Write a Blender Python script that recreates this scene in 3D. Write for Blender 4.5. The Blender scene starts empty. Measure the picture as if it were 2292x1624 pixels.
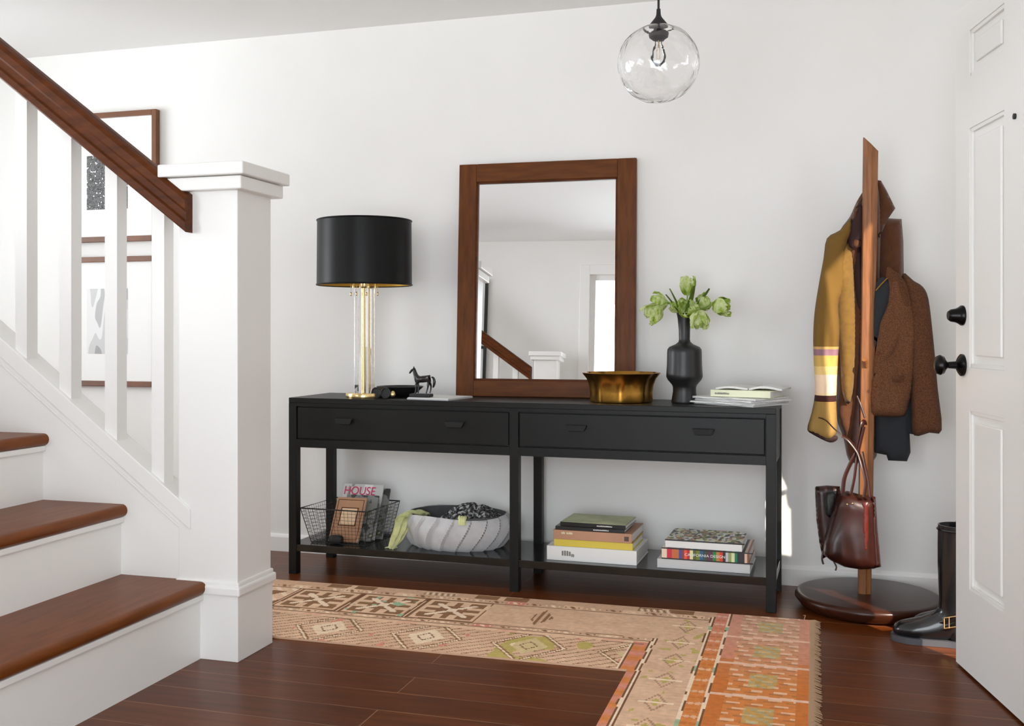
import bpy, bmesh, math, random
from mathutils import Vector, Matrix, noise
from mathutils.geometry import delaunay_2d_cdt
random.seed(7)
PI = math.pi
SC = bpy.context.scene
C = SC.collection
R = math.radians

# ------------------------------------------------------------------ camera, world, light
EYE = 1.04
FPX = 2300.0
YAW = R(16.4)
cam = bpy.data.cameras.new('camera')
camo = bpy.data.objects.new('camera', cam)
C.objects.link(camo)
camo.location = (0, 0, EYE)
camo.rotation_euler = (R(90), 0, YAW)
cam.sensor_width = 36
cam.lens = 36 * FPX / 2292
cam.shift_y = -72 / 2292
cam.clip_start = 0.02
SC.camera = camo

SC.view_settings.view_transform = 'Standard'
SC.view_settings.look = 'None'
SC.view_settings.gamma = 1
SC.view_settings.exposure = 0.18
SC.cycles.max_bounces = 14
SC.cycles.diffuse_bounces = 8
SC.cycles.transparent_max_bounces = 16

wd = bpy.data.worlds.new('sky')
SC.world = wd
wd.use_nodes = True
bgn = wd.node_tree.nodes['Background']
bgn.inputs[0].default_value = (0.80, 0.90, 1.0, 1)
bgn.inputs[1].default_value = 2.6

def area(name, loc, rot, sx, sy, power, col=(1, 1, 1)):
    l = bpy.data.lights.new(name, 'AREA')
    l.shape = 'RECTANGLE'
    l.size = sx
    l.size_y = sy
    l.energy = power
    l.color = col
    o = bpy.data.objects.new(name, l)
    C.objects.link(o)
    o.location = loc
    o.rotation_euler = rot
    return o

# daylight just outside the glazed door behind the camera and outside the window on the left
area('daylight_rear', (-0.585, -0.95, 1.0), (R(112), 0, 0), 1.95, 2.0, 52, (0.93, 0.97, 1))
area('added_key_rear_left', (-4.2, -0.95, 1.30), (R(114), 0, 0), 1.9, 1.5, 54, (0.93, 0.97, 1))  # added key light, behind a rear-left window put in for it
area('daylight_left', (-5.75, 2.3, 1.45), (R(104), 0, R(-90)), 2.5, 1.5, 132, (0.93, 0.97, 1))
sl = bpy.data.lights.new('sun', 'SUN')
sl.energy = 7.5
sl.angle = R(1.2)
sl.color = (1, 0.88, 0.74)
so = bpy.data.objects.new('sun', sl)
C.objects.link(so)
so.rotation_euler = Vector((-0.62, 0.78, -0.68)).to_track_quat('-Z', 'Y').to_euler()
so.location = (3, -1, 3)

# ------------------------------------------------------------------ pixel rays to places in the room
_c, _s = math.cos(YAW), math.sin(YAW)
def ray(u, v):
    a = (u - 1146) / FPX
    return Vector((a * _c - _s, a * _s + _c, (740 - v) / FPX))
def W(u, v, Y):
    k = ray(u, v)
    return Vector((0, 0, EYE)) + k * (Y / k.y)
def WZ(u, v, Z):
    k = ray(u, v)
    return Vector((0, 0, EYE)) + k * ((Z - EYE) / k.z)

# ------------------------------------------------------------------ materials
def lin(r, g, b):
    def f(x):
        x /= 255
        return x / 12.92 if x <= 0.04045 else ((x + 0.055) / 1.055) ** 2.4
    return (f(r), f(g), f(b), 1)

def M(name, col, rough=0.5, metal=0.0, var=0.0, vscale=8.0, stretch=(1, 1, 1), bump=0.0, bscale=60.0, coat=0.0, spec=0.5, sheen=0.0, emit=None):
    m = bpy.data.materials.new(name)
    m.use_nodes = True
    nt = m.node_tree
    b = nt.nodes['Principled BSDF']
    c = lin(*col)
    b.inputs['Base Color'].default_value = c
    b.inputs['Roughness'].default_value = rough
    b.inputs['Metallic'].default_value = metal
    b.inputs['Specular IOR Level'].default_value = spec
    b.inputs['Coat Weight'].default_value = coat
    b.inputs['Coat Roughness'].default_value = 0.12
    b.inputs['Sheen Weight'].default_value = sheen
    tc = nt.nodes.new('ShaderNodeTexCoord')
    mp = nt.nodes.new('ShaderNodeMapping')
    mp.inputs['Scale'].default_value = stretch
    nt.links.new(tc.outputs['Object'], mp.inputs[0])
    if var > 0:
        n = nt.nodes.new('ShaderNodeTexNoise')
        n.inputs['Scale'].default_value = vscale
        n.inputs['Detail'].default_value = 6
        nt.links.new(mp.outputs[0], n.inputs[0])
        r = nt.nodes.new('ShaderNodeValToRGB')
        r.color_ramp.elements[0].position = 0.3
        r.color_ramp.elements[1].position = 0.7
        r.color_ramp.elements[0].color = tuple(x * (1 - var) for x in c[:3]) + (1,)
        r.color_ramp.elements[1].color = tuple(min(1, x * (1 + var)) for x in c[:3]) + (1,)
        nt.links.new(n.outputs[0], r.inputs[0])
        nt.links.new(r.outputs[0], b.inputs['Base Color'])
    if bump > 0:
        n2 = nt.nodes.new('ShaderNodeTexNoise')
        n2.inputs['Scale'].default_value = bscale
        n2.inputs['Detail'].default_value = 3
        nt.links.new(mp.outputs[0], n2.inputs[0])
        bp = nt.nodes.new('ShaderNodeBump')
        bp.inputs['Strength'].default_value = bump
        bp.inputs['Distance'].default_value = 0.004
        nt.links.new(n2.outputs[0], bp.inputs['Height'])
        nt.links.new(bp.outputs[0], b.inputs['Normal'])
    return m

m_wall = M('wall_paint', (237, 236, 233), 0.7, var=0.012, vscale=3, bump=0.04, bscale=220)
m_ceil = M('ceiling_paint', (236, 236, 234), 0.8)
m_trim = M('trim_paint', (240, 239, 236), 0.32, bump=0.02, bscale=120)
m_black = M('black_lacquer', (27, 27, 26), 0.4, var=0.12, vscale=5, spec=0.22)
m_blackmat = M('matte_black', (26, 26, 27), 0.5)
m_gap = M('shadow_gap_black', (8, 8, 8), 0.7)
m_tread = M('tread_wood', (116, 62, 22), 0.36, var=0.22, vscale=5, stretch=(9, 1.2, 9), spec=0.22)
m_rail = M('rail_wood', (86, 42, 12), 0.42, var=0.35, vscale=5, stretch=(1.5, 8, 8), spec=0.15)
m_walnut = M('walnut', (98, 54, 20), 0.45, spec=0.2, var=0.3, vscale=6, stretch=(8, 8, 1.2))
m_walnuth = M('walnut_horizontal', (98, 54, 20), 0.45, spec=0.2, var=0.3, vscale=6, stretch=(1.2, 8, 8))
m_stand = M('stand_wood', (136, 88, 52), 0.42, var=0.3, vscale=9, stretch=(12, 12, 0.8), spec=0.25)
m_standbase = M('stand_base_wood', (56, 26, 14), 0.3, var=0.35, vscale=6, stretch=(1, 7, 3), spec=0.35)
m_frame = M('picture_frame_wood', (112, 66, 34), 0.4, var=0.2, vscale=10)
m_brass = M('brass', (236, 208, 150), 0.2, 1.0)
m_brassdark = M('antique_brass', (176, 130, 58), 0.26, 1.0, var=0.25, vscale=14)
m_goldin = M('gold_lining', (214, 170, 70), 0.45, 0.6)
m_shade = M('black_shade_paper', (14, 14, 14), 0.42, spec=0.22)
m_white = M('white_paper', (226, 226, 224), 0.6)
m_mat = M('mat_board', (245, 245, 243), 0.7)
m_felt = M('grey_felt', (196, 196, 198), 0.95, var=0.06, vscale=30, bump=0.25, bscale=300, sheen=0.3)
m_feltin = M('dark_grey_felt', (96, 96, 98), 0.95, var=0.1, vscale=30)
m_vase = M('black_ceramic', (30, 30, 31), 0.38)
m_yellow = M('yellow_cloth', (214, 218, 160), 0.9, var=0.12, vscale=40, bump=0.3, bscale=150)
m_stem = M('tulip_stem', (120, 150, 50), 0.5)
m_leaf = M('tulip_leaf', (112, 138, 54), 0.5, var=0.3, vscale=25, stretch=(4, 4, 0.6))
m_hat = M('boot_leather', (20, 20, 22), 0.22, bump=0.05, bscale=30, coat=0.4)
m_sole = M('boot_sole', (74, 74, 78), 0.45)
m_bag = M('oxblood_leather', (46, 16, 9), 0.36, var=0.35, vscale=9, bump=0.08, bscale=40, coat=0.1)
m_bagsun = M('sunlit_leather', (86, 22, 10), 0.4)  # sun glint on the bag, put into the leather colour
m_mustard = M('mustard_wool', (112, 82, 28), 0.95, var=0.14, vscale=60, bump=0.3, bscale=400, sheen=0.2)
m_olive = M('brown_wool', (84, 46, 18), 0.95, var=0.12, vscale=50, bump=0.25, bscale=300, sheen=0.2)
m_lining = M('dark_plum_lining', (40, 13, 9), 0.8, var=0.2, vscale=20)
m_navy = M('navy_wool', (32, 34, 38), 0.9, bump=0.2, bscale=200)
m_glass_knob = M('bulb_filament', (200, 170, 120), 0.4)
m_text_w = M('white_ink', (240, 240, 238), 0.6)
m_text_k = M('grey_ink', (120, 118, 110), 0.6)
m_text_p = M('pink_ink', (214, 40, 96), 0.6)

def m_mirror():
    m = bpy.data.materials.new('mirror_silver')
    m.use_nodes = True
    b = m.node_tree.nodes['Principled BSDF']
    b.inputs['Base Color'].default_value = (0.93, 0.94, 0.94, 1)
    b.inputs['Metallic'].default_value = 1
    b.inputs['Roughness'].default_value = 0.0
    return m
m_mir = m_mirror()

def m_glass(name, bumpstr=0.0, rough=0.0, tint=(1, 1, 1, 1), ior=1.45):
    m = bpy.data.materials.new(name)
    m.use_nodes = True
    nt = m.node_tree
    nt.nodes.remove(nt.nodes['Principled BSDF'])
    out = nt.nodes['Material Output']
    g = nt.nodes.new('ShaderNodeBsdfGlass')
    g.inputs['IOR'].default_value = ior
    g.inputs['Roughness'].default_value = rough
    g.inputs['Color'].default_value = tint
    if bumpstr > 0:
        tc = nt.nodes.new('ShaderNodeTexCoord')
        n = nt.nodes.new('ShaderNodeTexNoise')
        n.inputs['Scale'].default_value = 13
        n.inputs['Distortion'].default_value = 1.2
        nt.links.new(tc.outputs['Object'], n.inputs[0])
        bp = nt.nodes.new('ShaderNodeBump')
        bp.inputs['Strength'].default_value = bumpstr
        bp.inputs['Distance'].default_value = 0.01
        nt.links.new(n.outputs[0], bp.inputs['Height'])
        nt.links.new(bp.outputs[0], g.inputs['Normal'])
    nt.links.new(g.outputs[0], out.inputs[0])
    return m

def m_pane(name, refl=0.08):
    # thin glass: passes light straight through, mirrors a little at its surface
    m = bpy.data.materials.new(name)
    m.use_nodes = True
    nt = m.node_tree
    nt.nodes.remove(nt.nodes['Principled BSDF'])
    out = nt.nodes['Material Output']
    t = nt.nodes.new('ShaderNodeBsdfTransparent')
    g = nt.nodes.new('ShaderNodeBsdfGlossy')
    g.inputs['Roughness'].default_value = 0.02
    fr = nt.nodes.new('ShaderNodeFresnel')
    fr.inputs[0].default_value = 1.35
    mx = nt.nodes.new('ShaderNodeMixShader')
    nt.links.new(fr.outputs[0], mx.inputs[0])
    nt.links.new(t.outputs[0], mx.inputs[1])
    nt.links.new(g.outputs[0], mx.inputs[2])
    nt.links.new(mx.outputs[0], out.inputs[0])
    return m
m_window = m_pane('window_glass')
m_globe = m_glass('blown_glass', 0.22)
m_acrylic = m_pane('clear_acrylic')
m_block = m_glass('acrylic_block')

def m_floor():
    m = bpy.data.materials.new('dark_floorboards')
    m.use_nodes = True
    nt = m.node_tree
    b = nt.nodes['Principled BSDF']
    tc = nt.nodes.new('ShaderNodeTexCoord')
    mp = nt.nodes.new('ShaderNodeMapping')
    nt.links.new(tc.outputs['Object'], mp.inputs[0])
    br = nt.nodes.new('ShaderNodeTexBrick')
    br.inputs['Scale'].default_value = 1
    br.inputs['Brick Width'].default_value = 2.3
    br.inputs['Row Height'].default_value = 0.137
    br.inputs['Mortar Size'].default_value = 0.0016
    br.inputs['Mortar Smooth'].default_value = 0.2
    br.inputs['Color1'].default_value = lin(106, 54, 20)
    br.inputs['Color2'].default_value = lin(92, 45, 16)
    br.inputs['Mortar'].default_value = lin(150, 112, 84)
    nt.links.new(mp.outputs[0], br.inputs['Vector'])
    mp2 = nt.nodes.new('ShaderNodeMapping')
    mp2.inputs['Scale'].default_value = (1.2, 16, 1)
    nt.links.new(tc.outputs['Object'], mp2.inputs[0])
    n = nt.nodes.new('ShaderNodeTexNoise')
    n.inputs['Scale'].default_value = 3
    n.inputs['Detail'].default_value = 7
    nt.links.new(mp2.outputs[0], n.inputs[0])
    rr = nt.nodes.new('ShaderNodeValToRGB')
    rr.color_ramp.elements[0].position = 0.25
    rr.color_ramp.elements[0].color = (0.62, 0.62, 0.62, 1)
    rr.color_ramp.elements[1].position = 0.75
    rr.color_ramp.elements[1].color = (1.25, 1.2, 1.15, 1)
    nt.links.new(n.outputs[0], rr.inputs[0])
    mx = nt.nodes.new('ShaderNodeMix')
    mx.data_type = 'RGBA'
    mx.blend_type = 'MULTIPLY'
    mx.inputs[0].default_value = 1
    nt.links.new(br.outputs[0], mx.inputs[6])
    nt.links.new(rr.outputs[0], mx.inputs[7])
    nt.links.new(mx.outputs[2], b.inputs['Base Color'])
    b.inputs['Roughness'].default_value = 0.3
    b.inputs['Specular IOR Level'].default_value = 0.22
    bp = nt.nodes.new('ShaderNodeBump')
    bp.inputs['Strength'].default_value = 0.15
    bp.inputs['Distance'].default_value = 0.003
    bp.invert = True
    nt.links.new(br.outputs['Fac'], bp.inputs['Height'])
    nt.links.new(bp.outputs[0], b.inputs['Normal'])
    return m

def m_vcol(name, rough=0.95, bump=0.4, bscale=260):
    m = bpy.data.materials.new(name)
    m.use_nodes = True
    nt = m.node_tree
    b = nt.nodes['Principled BSDF']
    a = nt.nodes.new('ShaderNodeAttribute')
    a.attribute_name = 'pattern'
    nt.links.new(a.outputs['Color'], b.inputs['Base Color'])
    b.inputs['Roughness'].default_value = rough
    b.inputs['Specular IOR Level'].default_value = 0.15
    tc = nt.nodes.new('ShaderNodeTexCoord')
    n = nt.nodes.new('ShaderNodeTexNoise')
    n.inputs['Scale'].default_value = bscale
    nt.links.new(tc.outputs['Object'], n.inputs[0])
    bp = nt.nodes.new('ShaderNodeBump')
    bp.inputs['Strength'].default_value = bump
    bp.inputs['Distance'].default_value = 0.002
    nt.links.new(n.outputs[0], bp.inputs['Height'])
    nt.links.new(bp.outputs[0], b.inputs['Normal'])
    return m

def m_stripes(name, axis, stops, rough=0.9, var=0.0, interp='CONSTANT', scale=1.0, offset=0.0, bump=0.0):
    """colour bands along one object axis; stops = [(pos 0..1, rgb)] over offset .. offset+scale metres"""
    m = bpy.data.materials.new(name)
    m.use_nodes = True
    nt = m.node_tree
    b = nt.nodes['Principled BSDF']
    tc = nt.nodes.new('ShaderNodeTexCoord')
    sp = nt.nodes.new('ShaderNodeSeparateXYZ')
    nt.links.new(tc.outputs['Object'], sp.inputs[0])
    mr = nt.nodes.new('ShaderNodeMapRange')
    mr.inputs[1].default_value = offset
    mr.inputs[2].default_value = offset + scale
    nt.links.new(sp.outputs[axis], mr.inputs[0])
    r = nt.nodes.new('ShaderNodeValToRGB')
    r.color_ramp.interpolation = interp
    el = r.color_ramp.elements
    el[0].position = stops[0][0]
    el[0].color = lin(*stops[0][1])
    el[1].position = stops[1][0]
    el[1].color = lin(*stops[1][1])
    for p, c in stops[2:]:
        e = el.new(p)
        e.color = lin(*c)
    nt.links.new(mr.outputs[0], r.inputs[0])
    nt.links.new(r.outputs[0], b.inputs['Base Color'])
    b.inputs['Roughness'].default_value = rough
    if bump:
        n = nt.nodes.new('ShaderNodeTexNoise')
        n.inputs['Scale'].default_value = 400
        nt.links.new(tc.outputs['Object'], n.inputs[0])
        bp = nt.nodes.new('ShaderNodeBump')
        bp.inputs['Strength'].default_value = bump
        bp.inputs['Distance'].default_value = 0.003
        nt.links.new(n.outputs[0], bp.inputs['Height'])
        nt.links.new(bp.outputs[0], b.inputs['Normal'])
    return m

def m_speckle(name, cols, scale=60, rough=0.7, detail=2, kind='noise', stretch=(1, 1, 1), interp='CONSTANT'):
    m = bpy.data.materials.new(name)
    m.use_nodes = True
    nt = m.node_tree
    b = nt.nodes['Principled BSDF']
    tc = nt.nodes.new('ShaderNodeTexCoord')
    mp = nt.nodes.new('ShaderNodeMapping')
    mp.inputs['Scale'].default_value = stretch
    nt.links.new(tc.outputs['Object'], mp.inputs[0])
    if kind == 'noise':
        n = nt.nodes.new('ShaderNodeTexNoise')
        n.inputs['Scale'].default_value = scale
        n.inputs['Detail'].default_value = detail
        o = n.outputs[0]
    else:
        n = nt.nodes.new('ShaderNodeTexVoronoi')
        n.inputs['Scale'].default_value = scale
        sp = nt.nodes.new('ShaderNodeSeparateColor')
        nt.links.new(n.outputs['Color'], sp.inputs[0])
        o = sp.outputs[0]
    nt.links.new(mp.outputs[0], n.inputs[0])
    r = nt.nodes.new('ShaderNodeValToRGB')
    r.color_ramp.interpolation = interp
    el = r.color_ramp.elements
    k = len(cols)
    for i, c in enumerate(cols):
        p = (0.3 + 0.4 * i / max(1, k - 1)) if kind == 'noise' else i / k
        if i == 0:
            el[0].position = p
            el[0].color = lin(*c)
        elif i == 1:
            el[1].position = p
            el[1].color = lin(*c)
        else:
            e = el.new(p)
            e.color = lin(*c)
    nt.links.new(o, r.inputs[0])
    nt.links.new(r.outputs[0], b.inputs['Base Color'])
    b.inputs['Roughness'].default_value = rough
    return m

# ------------------------------------------------------------------ mesh helpers
def box(bm, x0, y0, z0, x1, y1, z1, bev=0.0, seg=2, mx=None):
    r = bmesh.ops.create_cube(bm, size=1)
    vs = r['verts']
    for v in vs:
        v.co = Vector(((x0 + x1) / 2 + v.co.x * (x1 - x0), (y0 + y1) / 2 + v.co.y * (y1 - y0), (z0 + z1) / 2 + v.co.z * (z1 - z0)))
    if bev > 0:
        es = list({e for v in vs for e in v.link_edges})
        rr = bmesh.ops.bevel(bm, geom=es, offset=bev, segments=seg, affect='EDGES', profile=0.5)
        vs = list({v for f in rr['faces'] for v in f.verts} | {v for v in vs if v.is_valid})
        # collect the whole island
        st = [v for v in vs if v.is_valid][:1]
        seen = set(st)
        while st:
            q = st.pop()
            for e in q.link_edges:
                w = e.other_vert(q)
                if w not in seen:
                    seen.add(w)
                    st.append(w)
        vs = list(seen)
    if mx is not None:
        bmesh.ops.transform(bm, matrix=mx, verts=vs)
    return vs

def lathe(bm, prof, n=40, cx=0, cy=0, cap0=True, cap1=True, fr=None):
    """prof = [(r, z)]; fr(r, z, angle) -> r"""
    rings = []
    for r, z in prof:
        ring = []
        for i in range(n):
            a = 2 * PI * i / n
            rr = fr(r, z, a) if fr else r
            ring.append(bm.verts.new((cx + rr * math.cos(a), cy + rr * math.sin(a), z)))
        rings.append(ring)
    for k in range(len(rings) - 1):
        for i in range(n):
            j = (i + 1) % n
            bm.faces.new((rings[k][i], rings[k][j], rings[k + 1][j], rings[k + 1][i]))
    if cap0:
        bm.faces.new(list(reversed(rings[0])))
    if cap1:
        bm.faces.new(rings[-1])
    return rings

def tube(bm, pts, rad, n=8, closed=False, flat=None):
    """sweep a circle (or an ellipse flat=(a,b)) along points; rad number or list"""
    pts = [Vector(p) for p in pts]
    m = len(pts)
    rings = []
    up = Vector((0, 0, 1))
    prev = None
    for i, p in enumerate(pts):
        if closed:
            t = (pts[(i + 1) % m] - pts[i - 1])
        elif i == 0:
            t = pts[1] - p
        elif i == m - 1:
            t = p - pts[i - 1]
        else:
            t = pts[i + 1] - pts[i - 1]
        if t.length < 1e-9:
            t = Vector((0, 0, 1))
        t.normalize()
        if prev is None:
            a = t.orthogonal() if abs(t.dot(up)) > 0.95 else t.cross(up)
        else:
            a = prev - t * prev.dot(t)
            if a.length < 1e-6:
                a = t.orthogonal()
        a.normalize()
        prev = a
        b = t.cross(a)
        r = rad[i] if isinstance(rad, (list, tuple)) else rad
        fa, fb = flat if flat else (1, 1)
        rings.append([bm.verts.new(p + a * (math.cos(2 * PI * k / n) * r * fa) + b * (math.sin(2 * PI * k / n) * r * fb)) for k in range(n)])
    rng = range(m) if closed else range(m - 1)
    for i in rng:
        A, B = rings[i], rings[(i + 1) % m]
        for k in range(n):
            l = (k + 1) % n
            bm.faces.new((A[k], A[l], B[l], B[k]))
    if not closed:
        bm.faces.new(list(reversed(rings[0])))
        bm.faces.new(rings[-1])

def prism(bm, poly, y0, y1, bev=0.0):
    """extrude polygon [(x,z)] between y0 and y1"""
    a = [bm.verts.new((x, y0, z)) for x, z in poly]
    b = [bm.verts.new((x, y1, z)) for x, z in poly]
    f1 = bm.faces.new(a)
    f2 = bm.faces.new(list(reversed(b)))
    n = len(poly)
    for i in range(n):
        j = (i + 1) % n
        bm.faces.new((a[j], a[i], b[i], b[j]))
    if bev > 0:
        es = list({e for v in a + b for e in v.link_edges})
        bmesh.ops.bevel(bm, geom=es, offset=bev, segments=2, affect='EDGES', profile=0.5)

def spline(pts, k=8, closed=False):
    P = [Vector(p) for p in pts]
    n = len(P)
    out = []
    rng = n if closed else n - 1
    for i in range(rng):
        p0 = P[i - 1] if (closed or i > 0) else P[0]
        p1 = P[i]
        p2 = P[(i + 1) % n]
        p3 = P[(i + 2) % n] if (closed or i + 2 < n) else P[-1]
        for j in range(k):
            t = j / k
            out.append(0.5 * ((2 * p1) + (p2 - p0) * t + (2 * p0 - 5 * p1 + 4 * p2 - p3) * t * t + (3 * p1 - p0 - 3 * p2 + p3) * t ** 3))
    if not closed:
        out.append(P[-1])
    return out

def finish(name, bm, mat, parent=None, smooth=False, world=False, auto=40):
    if world and parent is not None:
        o = parent
        off = Vector((0, 0, 0))
        while o is not None:
            off += o.location
            o = o.parent
        bmesh.ops.translate(bm, vec=-off, verts=bm.verts)
    bmesh.ops.recalc_face_normals(bm, faces=bm.faces)
    me = bpy.data.meshes.new(name)
    bm.to_mesh(me)
    bm.free()
    if isinstance(mat, (list, tuple)):
        for q in mat:
            me.materials.append(q)
    else:
        me.materials.append(mat)
    if smooth:
        for p in me.polygons:
            p.use_smooth = True
        try:
            me.set_sharp_from_angle(angle=R(auto))
        except Exception:
            pass
    o = bpy.data.objects.new(name, me)
    C.objects.link(o)
    if parent is not None:
        o.parent = parent
    return o

def thing(name, label, cat, loc=(0, 0, 0), rotz=0.0, group=None):
    o = bpy.data.objects.new(name, None)
    C.objects.link(o)
    o.location = loc
    o.rotation_euler = (0, 0, rotz)
    o.empty_display_size = 0.05
    o['label'] = label
    o['category'] = cat
    if group:
        o['group'] = group
    return o

def tag(o, label, cat, group=None):
    o['label'] = label
    o['category'] = cat
    if group:
        o['group'] = group
    return o

def struct(name, bm, mat, parent=None, smooth=False):
    o = finish(name, bm, mat, parent, smooth)
    if parent is None:
        o['kind'] = 'structure'
    return o

def text(name, s, size, mat, parent, loc, rot, depth=0.0004, sx=1.0, align='LEFT'):
    cu = bpy.data.curves.new(name, 'FONT')
    cu.body = s
    cu.size = size
    cu.extrude = depth
    cu.align_x = align
    o = bpy.data.objects.new(name, cu)
    C.objects.link(o)
    bpy.context.view_layer.update()
    me = bpy.data.meshes.new_from_object(o)
    C.objects.unlink(o)
    bpy.data.objects.remove(o)
    me.name = name
    me.materials.clear()
    me.materials.append(mat)
    q = bpy.data.objects.new(name, me)
    C.objects.link(q)
    q.parent = parent
    q.location = loc
    q.rotation_euler = rot
    q.scale = (sx, 1, 1)
    return q

NB = bmesh.new

# ------------------------------------------------------------------ room shell
YB = 4.36      # back wall
YR = -0.70     # wall behind the camera
XR = 0.62      # right wall (front door)
XL = -5.5
ZC = 2.44
bm = NB(); box(bm, XL - .2, YR - 1.2, -0.1, XR + 2.2, YB + .2, 0)
struct('floor', bm, m_floor())
bm = NB(); box(bm, XL - .15, YR - .12, ZC, XR + .15, YB + .15, ZC + .12)
struct('ceiling', bm, m_ceil)
bm = NB(); box(bm, XL - .15, YB, 0, XR + .15, YB + .12, ZC)
struct('wall_back', bm, m_wall)
# right wall with the front door opening Y 2.56..3.50
DY0, DY1, DZ = 2.566, 3.505, 2.045
bm = NB()
box(bm, XR, YR - 3.6, 0, XR + .14, DY0, ZC)  # stretch beyond the rear wall is added to keep sun off rear windows
box(bm, XR, DY1, 0, XR + .14, YB, ZC)
box(bm, XR, DY0, DZ, XR + .14, DY1, ZC)
struct('wall_right', bm, m_wall)
# rear wall with the glazed opening
WX0, WX1, WZ1 = -1.57, 0.40, 2.12
bm = NB()
W3X0, W3X1 = -5.1, -3.3  # opening for the added rear-left window
box(bm, XL, YR - .12, 0, W3X0, YR, ZC)
box(bm, W3X1, YR - .12, 0, WX0, YR, ZC)
box(bm, W3X0, YR - .12, 0, W3X1, YR, .6)
box(bm, W3X0, YR - .12, 2.15, W3X1, YR, ZC)
box(bm, WX1, YR - .12, 0, XR, YR, ZC)
box(bm, WX0, YR - .12, WZ1, WX1, YR, ZC)
struct('wall_rear', bm, m_wall)
# left wall with a window
LY0, LY1, LZ0, LZ1 = 1.05, 3.55, 0.7, 2.2
bm = NB()
box(bm, XL - .12, YR, 0, XL, LY0, ZC)
box(bm, XL - .12, LY1, 0, XL, YB, ZC)
box(bm, XL - .12, LY0, 0, XL, LY1, LZ0)
box(bm, XL - .12, LY0, LZ1, XL, LY1, ZC)
struct('wall_left', bm, m_wall)

def baseboard(name, x0, y0, x1, y1):
    L = math.hypot(x1 - x0, y1 - y0)
    bm = NB()
    prof = [(0, 0), (0, -.013), (.066, -.013), (.074, -.009), (.08, -.004), (.08, 0)]
    a = [bm.verts.new((0, q, p)) for p, q in prof]
    b = [bm.verts.new((L, q, p)) for p, q in prof]
    bm.faces.new(a); bm.faces.new(list(reversed(b)))
    for i in range(len(prof)):
        j = (i + 1) % len(prof)
        bm.faces.new((a[i], a[j], b[j], b[i]))
    bmesh.ops.transform(bm, matrix=Matrix.Translation((x0, y0, 0)) @ Matrix.Rotation(math.atan2(y1 - y0, x1 - x0), 4, 'Z'), verts=bm.verts)
    return struct(name, bm, m_trim)
baseboard('baseboard_back', XL, YB, XR, YB)
baseboard('baseboard_right', XR, YB - .013, XR, DY1 + .09)
baseboard('baseboard_right_near', XR, DY0 - .09, XR, YR + .02)

# door casing, inside
bm = NB()
box(bm, XR - .018, DY1, 0, XR, DY1 + .085, DZ + .085, .003)
box(bm, XR - .018, DY0 - .085, 0, XR, DY0, DZ + .085, .003)
box(bm, XR - .018, DY0, DZ, XR, DY1, DZ + .085, .003)
struct('trim_1', bm, m_trim)
# casing of the rear opening
bm = NB()
box(bm, WX0 - .09, YR, 0, WX0, YR + .02, WZ1 + .09, .003)
box(bm, WX1, YR, 0, WX1 + .09, YR + .02, WZ1 + .09, .003)
box(bm, WX0, YR, WZ1, WX1, YR + .02, WZ1 + .09, .003)
struct('trim_2', bm, m_trim)

def window(name, along, a0, a1, z0, z1, pos, th, mull):
    """glazed frame filling an opening; along='x' or 'y'"""
    bm = NB()
    f = .05
    def bb(p0, p1, q0, q1):
        if along == 'x':
            box(bm, p0, pos - th, q0, p1, pos, q1, .002)
        else:
            box(bm, pos - th, p0, q0, pos, p1, q1, .002)
    bb(a0, a0 + f, z0, z1); bb(a1 - f, a1, z0, z1)
    bb(a0 + f, a1 - f, z0, z0 + f); bb(a0 + f, a1 - f, z1 - f, z1)
    for i in range(1, mull):
        x = a0 + (a1 - a0) * i / mull
        bb(x - .02, x + .02, z0 + f, z1 - f)
    w = struct(name, bm, m_trim)
    bm = NB()
    if along == 'x':
        box(bm, a0 + f, pos - th / 2 - .003, z0 + f, a1 - f, pos - th / 2 + .003, z1 - f)
    else:
        box(bm, pos - th / 2 - .003, a0 + f, z0 + f, pos - th / 2 + .003, a1 - f, z1 - f)
    finish('pane', bm, m_window, w)
window('window_1', 'x', WX0, WX1, 0.02, WZ1, YR - .03, .05, 2)
window('window_3_added', 'x', W3X0, W3X1, .6, 2.15, YR - .03, .05, 2)  # added to let in key light, outside the mirror's view
window('window_2', 'y', LY0, LY1, LZ0, LZ1, XL - .03, .05, 2)

# ------------------------------------------------------------------ front door, standing ajar
hx, hy = 0.611, 2.576
fx, fy = 0.4242, 3.471
drot = math.atan2(fy - hy, fx - hx)
DW = math.hypot(fx - hx, fy - hy)
door = bpy.data.objects.new('door_1', None)
C.objects.link(door)
door['kind'] = 'structure'
door.location = (hx, hy, 0)
door.rotation_euler = (0, 0, drot)
def fs(s):   # distance from the free edge -> local x
    return DW - s
panels = []
for (s0, s1) in ((.115, .38), (.534, .80)):
    for (z0, z1) in ((1.806, 1.944), (.93, 1.649), (.262, .80)):
        panels.append((fs(s1), fs(s0), z0, z1))
bm = NB()
xs = sorted({0, DW} | {p[0] for p in panels} | {p[1] for p in panels})
zs = sorted({.008, 2.03} | {p[2] for p in panels} | {p[3] for p in panels})
for i in range(len(xs) - 1):
    for j in range(len(zs) - 1):
        cx, cz = (xs[i] + xs[i + 1]) / 2, (zs[j] + zs[j + 1]) / 2
        inp = any(p[0] < cx < p[1] and p[2] < cz < p[3] for p in panels)
        if not inp:
            box(bm, xs[i], -.044, zs[j], xs[i + 1], 0, zs[j + 1])
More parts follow.
